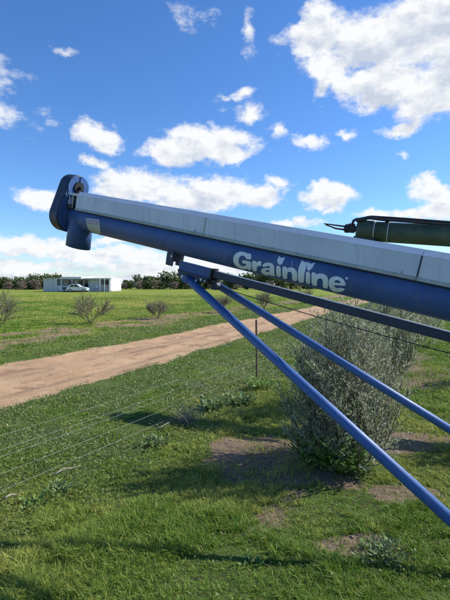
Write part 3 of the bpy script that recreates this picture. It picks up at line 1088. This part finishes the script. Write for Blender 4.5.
c1, c2 = (.042, -.005), (.0, .275)
mb = MB()
mb.prism(stadium(-.275, .150, .118, c1, c2), -u * .135)
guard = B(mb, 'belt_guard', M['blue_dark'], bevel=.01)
mb = MB()
mb.prism(stadium(-.2705, .138, .104, c1, c2), -u * .004)
B(mb, 'back_plate', M['blue'], guard)
# bright folded rim round the upper pulley, with a slot
mb = MB()
pts_o = []
for t0, t1 in ((-40, 84), (98, 205)):
    ring = []
    for i in range(15):
        t = math.radians(t0 + (t1 - t0) * i / 14)
        ring.append((math.cos(t), math.sin(t)))
    poly = [A(-.262, c2[0] + x * .112, c2[1] + y * .112) for x, y in ring] + [A(-.262, c2[0] + x * .058, c2[1] + y * .058) for x, y in ring[::-1]]
    for i in range(14):
        mb.prism([poly[i], poly[i + 1], poly[len(poly) - 2 - i], poly[len(poly) - 1 - i]], -u * .006)
B(mb, 'pulley_rim', M['blue_strut'], guard)
mb = MB(); mb.tube([A(-.268, *c2), A(-.250, *c2)], .052, 24); br = B(mb, 'bearing', M['black'], guard)
mb = MB(); mb.tube([A(-.262, *c2), A(-.205, *c2)], .016, 12); B(mb, 'drive_shaft', M['black'], guard)
mb = MB()
mb.obox(A(-.19, .06, .15), u, v, w, .05, .07, .02)
mb.obox(A(-.215, .085, .095), u, v, w, .035, .02, .03)
B(mb, 'bearing_block', M['black'])
mb = MB()
mb.obox(A(-.20, .10, .21), u, v, w, .055, .011, .015)
mb.tube([A(-.185, .10, .20), A(-.185, .10, .08)], .009, 8)
mb.tube([A(-.235, .10, .19), A(-.235, .10, .10)], .007, 8)
B(mb, 'tension_bolt', M['steel'])
# end disc joining tube and guard
mb = MB(); mb.tube([A(-.27), A(-.245)], .128, 32); B(mb, 'end_flange', M['blue'])
# spout
ss = s_at(81.5)
mb = MB()
vs, fs = [], []
n_ = 36
dn = -v * .0 + Vector((0, 0, 0))
for j, (bb, rr) in enumerate(((0.0, .110), (-.10, .112), (-.275, .116), (-.275, .110), (-.12, .106))):
    for k in range(n_):
        th = 2 * PI * k / n_
        tilt = (-.012 * math.cos(th)) if bb < -.2 else 0
        vs.append(A(ss + math.cos(th) * rr * 1.0, math.sin(th) * rr, bb + tilt))
    if j:
        for k in range(n_):
            fs.append(((j - 1) * n_ + k, (j - 1) * n_ + (k + 1) % n_, j * n_ + (k + 1) % n_, j * n_ + k))
mb.add(vs, fs)
B(mb, 'discharge_spout', M['blue'], smooth=True)


# things lying on the curved face of the tube: outline points seen in the photo are
# projected on the cylinder once, to measure where they are painted on the real tube
def on_tube(px, py, lift=.0006):
    d = ray(px, py).normalized()
    o = CAM - PL
    dp = d - u * d.dot(u)
    op = o - u * o.dot(u)
    rr = R0 + lift
    a_, b_, c_ = dp.dot(dp), 2 * dp.dot(op), op.dot(op) - rr * rr
    disc = max(b_ * b_ - 4 * a_ * c_, 0)
    t = (-b_ - math.sqrt(disc)) / (2 * a_)
    return CAM + d * t


def decal(polys, name, mat, parent, lift=.0012, step=1.2):
    """polys: list of (outer, [holes]) in photo pixels"""
    bm = bmesh.new()
    for outer, holes in polys:
        loops = [[Vector((x, y, 0)) for x, y in outer]] + [[Vector((x, y, 0)) for x, y in h] for h in holes]
        flat = [p for l in loops for p in l]
        vs = [bm.verts.new(p) for p in flat]
        for tri in tessellate_polygon(loops):
            try:
                bm.faces.new([vs[i] for i in tri])
            except ValueError:
                pass
    nrm = Vector((-.243, .970, 0))
    lo = min(p.co.dot(nrm) for p in bm.verts)
    hi = max(p.co.dot(nrm) for p in bm.verts)
    k = lo + step
    while k < hi:
        bmesh.ops.bisect_plane(bm, geom=bm.verts[:] + bm.edges[:] + bm.faces[:], plane_co=nrm * k, plane_no=nrm)
        k += step
    for p in bm.verts:
        p.co = on_tube(p.co.x, p.co.y, lift) - AO
    for f in bm.faces:
        if f.normal.dot(w) < 0:
            pass
    bmesh.ops.recalc_face_normals(bm, faces=bm.faces)
    ext = bmesh.ops.extrude_face_region(bm, geom=bm.faces[:])
    for e in ext['geom']:
        if isinstance(e, bmesh.types.BMVert):
            ctr = PL - AO
            rel = e.co - ctr
            rad = rel - u * rel.dot(u)
            e.co -= rad.normalized() * .0018
    bmesh.ops.recalc_face_normals(bm, faces=bm.faces)
    me = bpy.data.meshes.new(name)
    bm.to_mesh(me)
    bm.free()
    me.materials.append(mat)
    return link(bpy.data.objects.new(name, me), parent)


def chaikin(p, keep=()):
    out = []
    n_ = len(p)
    for i in range(n_):
        a_, b_ = p[i], p[(i + 1) % n_]
        out.append((a_[0] * .8 + b_[0] * .2, a_[1] * .8 + b_[1] * .2))
        out.append((a_[0] * .2 + b_[0] * .8, a_[1] * .2 + b_[1] * .8))
    return out


def z1(p):
    return [(230 + x / 7.5, 244 + y / 7.5) for x, y in chaikin(p)]


def z2(p):
    return [(290 + x / 7.5, 250 + y / 7.5) for x, y in chaikin(p)]


glyphs = [
    (z1([(158, 74), (160, 116), (124, 114), (112, 93), (90, 84), (70, 96), (62, 122), (68, 150), (86, 166), (108, 168), (122, 156), (122, 149), (92, 145), (92, 120), (160, 132), (158, 197), (140, 194), (128, 186), (108, 191), (76, 185), (42, 165), (24, 132), (26, 94), (46, 68), (80, 56), (112, 62), (132, 72), (134, 70)]), []),
    (z1([(164, 124), (197, 129), (197, 144), (212, 128), (236, 130), (234, 166), (212, 164), (200, 176), (200, 207), (166, 201)]), []),
    (z1([(238, 170), (252, 146), (284, 138), (316, 146), (331, 166), (332, 222), (340, 242), (304, 238), (300, 229), (276, 235), (248, 227), (231, 207), (238, 187), (262, 180), (298, 182), (298, 170), (286, 161), (270, 172)]),
     [z1([(264, 204), (278, 213), (294, 208), (299, 196), (276, 194)])]),
    (z1([(346, 160), (380, 168), (382, 250), (347, 243)]), []),
    (z1([(372, 158), (356, 138), (352, 114), (360, 112), (368, 88), (382, 104), (390, 104), (413, 97), (404, 118), (400, 134), (386, 152)]), []),
    (z1([(392, 168), (425, 173), (425, 186), (446, 174), (474, 178), (496, 196), (503, 220), (503, 281), (466, 275), (465, 222), (454, 208), (438, 208), (428, 220), (428, 265), (393, 258)]), []),
    (z2([(62, 241), (58, 190), (62, 140), (78, 100), (92, 72), (104, 92), (137, 86), (120, 130), (107, 180), (104, 249)]), []),
    (z2([(118, 160), (151, 165), (151, 257), (118, 251)]), []),
    (z2([(127, 132), (128, 112), (142, 88), (154, 105), (162, 101), (191, 94), (177, 114), (168, 134), (150, 150), (139, 158), (130, 148)]), []),
    (z2([(160, 165), (193, 171), (193, 185), (216, 176), (246, 178), (271, 190), (285, 212), (285, 291), (246, 284), (246, 226), (234, 213), (216, 213), (202, 226), (202, 273), (162, 263)]), []),
    (z2([(288, 250), (292, 224), (310, 205), (340, 196), (375, 203), (402, 222), (417, 252), (414, 270), (326, 262), (336, 280), (356, 289), (378, 283), (414, 292), (396, 310), (360, 317), (322, 310), (298, 288)]),
     [z2([(328, 243), (340, 227), (360, 224), (376, 234), (381, 251)])]),
]
decal(glyphs, 'lettering', M['letter'], tube_ob)
decal([(z2([(17, 58), (25, 92), (20, 128), (8, 124), (9, 92)]), [])], 'worn_leaf_mark', M['letter_faint'], tube_ob)
ringo = [(346.7 + 1.35 * math.cos(t * PI / 8), 278.3 + 1.35 * math.sin(t * PI / 8)) for t in range(16)]
ringi = [(346.7 + .85 * math.cos(t * PI / 8), 278.3 + .85 * math.sin(t * PI / 8)) for t in range(16)]
decal([(ringo, [ringi])], 'trademark_ring', M['letter'], tube_ob)
decal([([(346.3, 277.7), (346.9, 277.7), (347.2, 278.1), (346.8, 278.4), (347.2, 279.0), (346.8, 279.0), (346.5, 278.5), (346.5, 279.0), (346.3, 279.0)], [])], 'trademark_letter', M['letter'], tube_ob)


def z7(p):
    return [(45 + x / 7.07, 170 + y / 7.07) for x, y in p]


stk = decal([(z7([(292, 378), (385, 386), (394, 464), (366, 452), (330, 440), (306, 420)]), [])], 'warning_sticker', M['sticker'], tube_ob, .0014)
decal([(z7([(288, 340), (384, 350), (385, 383), (292, 375)]), [])], 'sticker_header', M['sticker_head'], stk, .0020)
decal([(z7([(296 + k * 17, 350.5 + k * 1.5), (307 + k * 17, 351.5 + k * 1.5), (307 + k * 17, 360 + k * 1.5), (296 + k * 17, 359 + k * 1.5)]), []) for k in range(5)] +
      [(z7([(298, 364), (378, 371), (378, 375), (298, 368)]), [])], 'sticker_print', M['red_ink'], stk, .0028)

# bracket, sliding rail, struts ---------------------------------------------
RB = -.190
sA, sB = s_at(173.5), s_at(182)
mb = MB()
mb.obox(A(s_at(178), .0, -.135), u, v, w, .045, .035, .055)
mb.obox(A(s_at(178), .056, -.145), u, v, w, .038, .062, .005)
mb.obox(A(s_at(178), -.056, -.145), u, v, w, .038, .062, .005)
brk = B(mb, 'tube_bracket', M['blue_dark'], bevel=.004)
mb = MB(); mb.tube([A(s_at(180), .05, -.13), A(s_at(180), .068, -.13)], .011, 6); B(mb, 'bolt', M['steel'], brk)
s0, s1_ = s_at(182, 0, RB), s_at(213, 0, RB)
mb = MB(); mb.obox(A((s0 + s1_) / 2, 0, RB - .002), u, v, w, (s1_ - s0) / 2, .036, .036)
slv = B(mb, 'rail_sleeve', M['blue'], bevel=.005)
mb = MB(); mb.obox(A(s1_ + .008, 0, RB - .002), u, v, w, .008, .043, .043); B(mb, 'sleeve_collar', M['black'], slv, bevel=.003)
mb = MB(); mb.obox(A((s1_ + 4.0) / 2, 0, RB), u, v, w, (4.0 - s1_) / 2, .0255, .0255)
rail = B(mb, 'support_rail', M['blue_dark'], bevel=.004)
mb = MB(); mb.obox(A(s1_ * .5 + 2.0 + .01, -.0, RB + .0272), u, v, w, (4.0 - s1_) / 2 - .02, .0012, .022); B(mb, 'pale_top_strip', M['steel'], rail)  # thin pale strip along the top of the rail
# knuckle under the sleeve
mb = MB()
k0 = s_at(187, .03, -.26)
mb.prism([A(s0 + .0, .040, RB - .03), A(s1_ + .0, .040, RB - .034), A(s1_ - .03, .040, RB - .075), A(k0 + .03, .040, RB - .115), A(k0 - .045, .040, RB - .105)], w * .008)
mb.prism([A(s0 + .0, -.048, RB - .03), A(s1_ + .0, -.048, RB - .034), A(s1_ - .03, -.048, RB - .075), A(k0 + .03, -.048, RB - .115), A(k0 - .045, -.048, RB - .105)], w * .008)
kn = B(mb, 'pivot_plates', M['blue_dark'])
mb = MB()
mb.tube([A(k0, -.07, RB - .07), A(k0, .085, RB - .07)], .016, 10)
mb.tube([A(s1_ - .05, -.09, RB - .055), A(s1_ - .05, .07, RB - .055)], .010, 8)
mb.tube([A(s1_ - .10, .02, RB - .075), A(s1_ - .10, .066, RB - .075)], .010, 6)
mb.tube([A(s1_ - .02, .02, RB - .06), A(s1_ - .02, .06, RB - .06)], .009, 6)
B(mb, 'pivot_pin', M['steel'], kn)
mb = MB(); mb.obox(A(s1_ - .075, .0, RB - .062), u, v, w, .07, .02, .035); B(mb, 'pivot_block', M['black'], kn)


def strut(a, d0, b_, d1, r, zend, name, mat):
    p, q_ = U(a[0], a[1], d0), U(b_[0], b_[1], d1)
    dd = q_ - p
    t = (zend - p.z) / dd.z
    e = p + dd * t
    mb = MB(); mb.tube([p, e], r, 28)
    ob = B(mb, name, mat, smooth=True)
    return p, e, dd.normalized()


p1, e1, d1 = strut((187, 278.5), 3.44, (450, 519), 2.07, .030, .33, 'support_strut', M['blue_strut'])
mb = MB()
mb.tube([p1 + d1 * .012 - w * .036, p1 + d1 * .012 + w * .036], .029, 20)
B(mb, 'strut_eye', M['blue'])
p2, e2, d2 = strut((214, 283), 3.48, (450, 429.5), 2.9, .0275, .33, 'support_strut', M['blue_strut'])

# axle and wheels (just outside the right edge of the photo)
axd = (e2 - e1).normalized()
mb = MB(); mb.tube([e1 - axd * .10, e2 + axd * .10], .028, 16); B(mb, 'axle', M['blue_dark'], smooth=True)
roll = axd.cross(Vector((0, 0, 1))).normalized()
for c_ in (e1 - axd * .16, e2 + axd * .16):
    c_ = Vector((c_.x, c_.y, .33))
    ring, fs, rn = [], [], 32
    pr_ = [(-.07, .19), (-.085, .25), (-.07, .31), (-.04, .332), (.04, .332), (.07, .31), (.085, .25), (.07, .19)]
    for k_ in range(rn):
        th = 2 * PI * k_ / rn
        dv = roll * math.cos(th) + Vector((0, 0, 1)) * math.sin(th)
        for o_, r_ in pr_:
            ring.append(c_ + axd * o_ + dv * r_)
    m8 = len(pr_)
    for k_ in range(rn):
        for j in range(m8):
            fs.append((k_ * m8 + j, k_ * m8 + (j + 1) % m8, ((k_ + 1) % rn) * m8 + (j + 1) % m8, ((k_ + 1) % rn) * m8 + j))
    mb = MB(); mb.add(ring, fs); wh = B(mb, 'wheel', M['black'], smooth=True)
    mb = MB(); mb.tube([c_ - axd * .05, c_ + axd * .05], .2, 28); mb.tube([c_ - axd * .08, c_ + axd * .08], .05, 16); B(mb, 'rim', M['cover'], wh)

# winch cable under the rail
cpts = []
ca, cb = U(216, 286, 3.36), U(450, 350.5, 2.42)
for i in range(21):
    t = -.0 + 1.35 * i / 20
    p = ca + (cb - ca) * t
    p.z -= .02 * math.sin(PI * min(t / 1.35, 1))
    cpts.append(p)
mb = MB(); mb.tube(cpts, .0032, 6); B(mb, 'winch_cable', M['black'])
mb = MB(); mb.tube([ca - w * .02, ca + w * .02], .03, 16); mb.obox(ca + v * .03, u, v, w, .012, .035, .014); B(mb, 'cable_pulley', M['blue_dark'])

# ------------------------------------------------------------------ green pipe with hoses behind
GS = 1.4
gL, gR = U(357, 230.5, 4.6 * GS), U(452, 236.2, 4.25 * GS)
gu = (gR - gL).normalized()
gw = Vector((gu.y, -gu.x, 0)).normalized()
if gw.y > 0: gw = -gw
gv = gu.cross(gw)
if gv.z < 0: gv = -gv
gp = thing('green_auger', 'dark green pipe with black hoses strapped on top, sticking out behind the blue tube', 'auger', (gR.x + 2.2, gR.y - .4, 0))
GO = gp.location
GB = lambda mb, name, mat, parent=gp, **k: mb.build(name, mat, parent, GO, **k)
GA = lambda s, a=0., b=0.: gL + (gu * s + gw * a + gv * b) * GS


class GM(MB):
    def tube(self, pts, rads, n=12, caps=True):
        return MB.tube(self, pts, [x * GS for x in rads] if hasattr(rads, '__len__') else rads * GS, n, caps)

    def obox(self, c, ax, ay, az, hx_, hy_, hz_):
        return MB.obox(self, c, ax, ay, az, hx_ * GS, hy_ * GS, hz_ * GS)


mb = GM(); mb.tube([GA(.15), GA(3.6)], .100, 40); gt = GB(mb, 'pipe', M['green_pipe'], smooth=True)
mb = GM(); mb.tube([GA(0.0), GA(.02), GA(.16), GA(.17)], [.088, .108, .108, .101], 40); GB(mb, 'end_collar', M['green_pipe'], smooth=True)
mb = GM()
for s_ in (.168, .30):
    mb.tube([GA(s_), GA(s_ + .008)], .104, 40)
GB(mb, 'pipe_band', M['cover'])
mb = GM()
mb.obox(GA(.09, .02, -.085), gu, gv, gw, .105, .022, .06)
mb.obox(GA(.175, .02, -.10), gu, gv, gw, .02, .028, .05)
mb.tube([GA(.0, .05, -.075), GA(.16, .05, -.075)], .026, 12)
GB(mb, 'motor_mount', M['black'], bevel=.005)
mb = GM()
mb.tube([GA(-.13, 0, .015), GA(.0, 0, .015)], .030, 16)
mb.tube([GA(-.12, 0, .015), GA(-.085, 0, .015)], .045, 16)
mb.obox(GA(-.055, .0, .02), gu, gv, gw, .03, .045, .03)
GB(mb, 'end_bearing', M['black'])
mb = GM()
mb.tube([GA(-.34, .02, .048), GA(-.10, .02, .03)], [.006, .010], 8)
mb.tube([GA(-.33, -.02, .043), GA(-.22, -.02, .010), GA(-.10, -.02, .0)], [.006, .009, .010], 8)
GB(mb, 'drive_rod', M['rust'])


def gpath(l, d=None):
    out = []
    for px, py, dd in l:
        out.append(U(px, py, dd * GS))
    # smooth
    for _ in range(2):
        q_ = [out[0]]
        for i in range(len(out) - 1):
            q_.append(out[i].lerp(out[i + 1], .25)); q_.append(out[i].lerp(out[i + 1], .75))
        q_.append(out[-1]); out = q_
    return out


mb = GM(); mb.tube(gpath([(352, 226, 4.60), (353.5, 219.5, 4.58), (362, 218.8, 4.55), (370, 216.6, 4.52), (378, 217.2, 4.48), (400, 218.6, 4.40), (452, 222.6, 4.2), (520, 227, 3.95)]), .0135, 10); GB(mb, 'hose', M['hose'], smooth=True)
mb = GM(); mb.tube(gpath([(356, 221, 4.52), (364, 220.2, 4.5), (368, 217.8, 4.48), (380, 219.8, 4.42), (400, 220.9, 4.36), (452, 225.3, 4.15), (520, 230, 3.9)]), .0125, 10); GB(mb, 'hose', M['hose'], smooth=True)
mb = GM(); cs = .28
mb.obox(GA(.285, .0, .118), gu, gv, gw, .022, .024, .03)
GB(mb, 'hose_clamp', M['black'])
# its stand, outside the right edge of the photo
mb = GM()
fx = GA(3.0)
mb.tube([(fx.x, fx.y, 0), (fx.x, fx.y, fx.z - .1)], .045, 12)
mb.obox((fx.x, fx.y, .02), Vector((1, 0, 0)), Vector((0, 1, 0)), Vector((0, 0, 1)), .3, .3, .02)
mb.obox((fx.x, fx.y, fx.z - .1), gu, gw, gv, .05, .06, .02)
GB(mb, 'stand', M['green_pipe'])

# ------------------------------------------------------------------ sky
SUN_EL = math.radians(37.5)
sh = Vector((-1.0, -.24, 0)).normalized()      # where shadows fall
sun_dir = Vector((-sh.x * math.cos(SUN_EL), -sh.y * math.cos(SUN_EL), math.sin(SUN_EL)))
sl = bpy.data.lights.new('sun', 'SUN')
sl.energy = 5.0
sl.angle = math.radians(.55)
sl.color = (1, .955, .89)
so = bpy.data.objects.new('sun', sl)
so.rotation_euler = sun_dir.to_track_quat('Z', 'Y').to_euler()
link(so)

wd = bpy.data.worlds.new('World')
SC.world = wd
wd.use_nodes = True
nt = wd.node_tree
nt.nodes.clear()
out = N(nt, 'ShaderNodeOutputWorld')
bg = N(nt, 'ShaderNodeBackground')
bg.inputs[1].default_value = 0.12
nt.links.new(bg.outputs[0], out.inputs[0])
sky = N(nt, 'ShaderNodeTexSky', sky_type='NISHITA')
sky.sun_disc = False
sky.sun_elevation = SUN_EL
sky.sun_rotation = math.atan2(sun_dir.x, sun_dir.y)
sky.air_density = 1.0
sky.dust_density = 0.2
sky.ozone_density = 3.0
gen = N(nt, 'ShaderNodeTexCoord').outputs['Generated']
sep = N(nt, 'ShaderNodeSeparateXYZ')
nt.links.new(gen, sep.inputs[0])


def mth(op, a, b=None, c=None, clamp=False):
    n_ = N(nt, 'ShaderNodeMath', operation=op)
    n_.use_clamp = clamp
    for i, x in enumerate((a, b, c)):
        if x is None: continue
        if isinstance(x, bpy.types.NodeSocket): nt.links.new(x, n_.inputs[i])
        else: n_.inputs[i].default_value = x
    return n_.outputs[0]


az = mth('ARCTAN2', sep.outputs[0], sep.outputs[1])
el = mth('ARCSINE', mth('MINIMUM', mth('MAXIMUM', sep.outputs[2], -1), 1))
cmb = N(nt, 'ShaderNodeCombineXYZ')
nt.links.new(az, cmb.inputs[0])
nt.links.new(el, cmb.inputs[1])
# warp the coordinates for ragged outlines
wn = N(nt, 'ShaderNodeTexNoise')
wn.inputs['Scale'].default_value = 11
wn.inputs['Detail'].default_value = 5
wn.inputs['Roughness'].default_value = 0.62
nt.links.new(gen, wn.inputs['Vector'])
wv = N(nt, 'ShaderNodeVectorMath', operation='MULTIPLY_ADD')
nt.links.new(wn.outputs['Color'], wv.inputs[0])
wv.inputs[1].default_value = (.11, .075, 0)
wv.inputs[2].default_value = (-.055, -.0375, 0)
wa = N(nt, 'ShaderNodeVectorMath', operation='ADD')
nt.links.new(cmb.outputs[0], wa.inputs[0])
nt.links.new(wv.outputs[0], wa.inputs[1])
P2 = wa.outputs[0]

clouds = [  # px, py, rx, ry, weight
    (425, 28, 78, 48, 1.5), (370, 45, 62, 40, 1.5), (318, 36, 46, 30, 1.25), (385, 85, 62, 26, 1.3), (425, 100, 40, 24, 1.3), (330, 70, 38, 22, 1.1), (404, 128, 24, 9, .9), (455, 60, 60, 70, 1.4),
    (100, 137, 26, 17, 1.25), (91, 163, 19, 7, .85),
    (205, 143, 52, 20, 1.4), (180, 150, 45, 17, 1.2), (232, 152, 30, 12, 1.1),
    (135, 190, 48, 20, 1.3), (205, 196, 74, 20, 1.5), (255, 197, 38, 14, 1.2), (38, 198, 22, 13, 1.0),
    (333, 196, 36, 14, 1.35), (322, 188, 20, 9, 1.1), (272, 183, 22, 8, .9),
    (311, 141, 20, 11, 1.05), (347, 137, 8, 6, .7), (252, 112, 20, 10, .62), (238, 95, 15, 5, .5), (276, 130, 10, 12, .5), (404, 160, 10, 8, .75),
    (432, 190, 25, 16, 1.25), (445, 206, 30, 14, 1.3), (410, 214, 20, 6, .8), (298, 222, 26, 7, .85), (378, 216, 20, 5, .6),
    (30, 247, 62, 13, 1.25), (90, 256, 80, 9, 1.1), (150, 268, 60, 9, 1.0), (20, 268, 80, 9, .9), (230, 262, 90, 18, 1.1), (110, 243, 30, 7, 1.0), (330, 270, 130, 12, 1.0), (130, 280, 330, 6, .8), (-400, 270, 330, 12, 1.1), (700, 272, 300, 12, 1.1),
    (195, 16, 16, 12, .3), (64, 51, 8, 5, .3), (248, 28, 6, 18, .32), (4, 82, 14, 18, .22), (12, 118, 26, 10, .2), (318, 92, 12, 8, .7),
    (560, 120, 90, 50, 1.3), (620, 250, 160, 30, 1.2), (-150, 200, 90, 30, 1.2), (-120, 60, 60, 20, .9), (-240, 262, 200, 16, 1.0), (200, -160, 120, 40, 1.1), (520, -130, 130, 60, 1.2),
]
def cloud_field(P2):
    acc = None
    K = 1 / 450.0
    for px, py, rx, ry, wt in clouds:
        d = ray(px, py).normalized()
        a0, e0 = math.atan2(d.x, d.y), math.asin(d.z)
        sa = 1 / (1 + ((px - 225) / 450) ** 2)
        ex = ray(px + rx, py).normalized()
        ra = abs(math.atan2(ex.x, ex.y) - a0)
        ey = ray(px, py - ry).normalized()
        re = abs(math.asin(ey.z) - e0)
        sb = N(nt, 'ShaderNodeVectorMath', operation='SUBTRACT')
        nt.links.new(P2, sb.inputs[0])
        sb.inputs[1].default_value = (a0, e0, 0)
        ml = N(nt, 'ShaderNodeVectorMath', operation='MULTIPLY')
        nt.links.new(sb.outputs[0], ml.inputs[0])
        ml.inputs[1].default_value = (1 / ra, 1 / re, 0)
        ln = N(nt, 'ShaderNodeVectorMath', operation='LENGTH')
        nt.links.new(ml.outputs[0], ln.inputs[0])
        val = mth('MULTIPLY_ADD', ln.outputs['Value'], -wt, wt)   # wt*(1-len)
        if acc is None:
            acc = val
        else:
            acc = mth('SMOOTH_MAX', acc, val, .12)
    return acc


acc = cloud_field(P2)
up = N(nt, 'ShaderNodeVectorMath', operation='ADD')
nt.links.new(P2, up.inputs[0])
up.inputs[1].default_value = (.012, .030, 0)
acc_up = cloud_field(up.outputs[0])
fb = N(nt, 'ShaderNodeTexNoise')
fb.inputs['Scale'].default_value = 15
fb.inputs['Detail'].default_value = 9
fb.inputs['Roughness'].default_value = .62
mp = N(nt, 'ShaderNodeMapping')
mp.inputs['Scale'].default_value = (1, 1, 1.7)
nt.links.new(gen, mp.inputs[0])
nt.links.new(mp.outputs[0], fb.inputs['Vector'])
fb2 = N(nt, 'ShaderNodeTexNoise')
for nm in ('Scale', 'Detail', 'Roughness'):
    fb2.inputs[nm].default_value = fb.inputs[nm].default_value
fb2.inputs['Detail'].default_value = 7
mp2 = N(nt, 'ShaderNodeMapping')
mp2.inputs['Scale'].default_value = (1, 1, 1.7)
mp2.inputs['Location'].default_value = (0.012, 0, .030)
nt.links.new(gen, mp2.inputs[0])
nt.links.new(mp2.outputs[0], fb2.inputs['Vector'])
dens_ = mth('ADD', acc, mth('MULTIPLY_ADD', fb.outputs['Fac'], 2.3, -1.13))
alpha = N(nt, 'ShaderNodeMapRange', interpolation_type='SMOOTHSTEP')
alpha.inputs[1].default_value = -.10
alpha.inputs[2].default_value = .60
alpha.inputs[4].default_value = 1
nt.links.new(dens_, alpha.inputs[0])
# relief: brighter where the cloud thins upwards, greyer in thick bases
rel = mth('SUBTRACT', fb.outputs['Fac'], fb2.outputs['Fac'])
up_d = mth('ADD', acc_up, mth('MULTIPLY_ADD', fb2.outputs['Fac'], 2.3, -1.13))
relm = mth('ADD', mth('MULTIPLY_ADD', up_d, -.58, 1.10), mth('MULTIPLY_ADD', rel, 2.6, 0))
thick = N(nt, 'ShaderNodeMapRange', interpolation_type='SMOOTHSTEP')
thick.inputs[1].default_value = .45
thick.inputs[2].default_value = 1.35
thick.inputs[3].default_value = 0
thick.inputs[4].default_value = .16
nt.links.new(dens_, thick.inputs[0])
lit = mth('SUBTRACT', relm, thick.outputs[0], clamp=True)
cc = mixc(nt, lit, (3.7, 4.1, 4.9), (6.0, 6.1, 6.2))
# grade of the clear sky
hs = N(nt, 'ShaderNodeHueSaturation')
hs.inputs['Saturation'].default_value = 1.16
hs.inputs['Value'].default_value = 1.0
nt.links.new(sky.outputs[0], hs.inputs['Color'])
tn = N(nt, 'ShaderNodeMix', data_type='RGBA', blend_type='MULTIPLY')
tn.inputs[0].default_value = 1
nt.links.new(hs.outputs[0], tn.inputs[6])
tn.inputs[7].default_value = (.79, .94, 1.18, 1)
final = mixc(nt, alpha.outputs[0], tn.outputs[2], cc)
nt.links.new(final, bg.inputs[0])

# ------------------------------------------------------------------ camera and view
cam = bpy.data.cameras.new('camera')
cam.sensor_fit = 'VERTICAL'
cam.sensor_height = 36
cam.lens = 27
cam.clip_start = .05
cam.clip_end = 6000
cobj = bpy.data.objects.new('camera', cam)
cobj.location = CAM
cobj.rotation_euler = (PI / 2 - PITCH, 0, 0)
link(cobj)
SC.camera = cobj
SC.view_settings.view_transform = 'Standard'
SC.view_settings.look = 'None'
SC.view_settings.exposure = 0.42
SC.view_settings.gamma = 1
SC.view_settings.use_curve_mapping = False
SC.cycles.max_bounces = 6
SC.cycles.transparent_max_bounces = 8
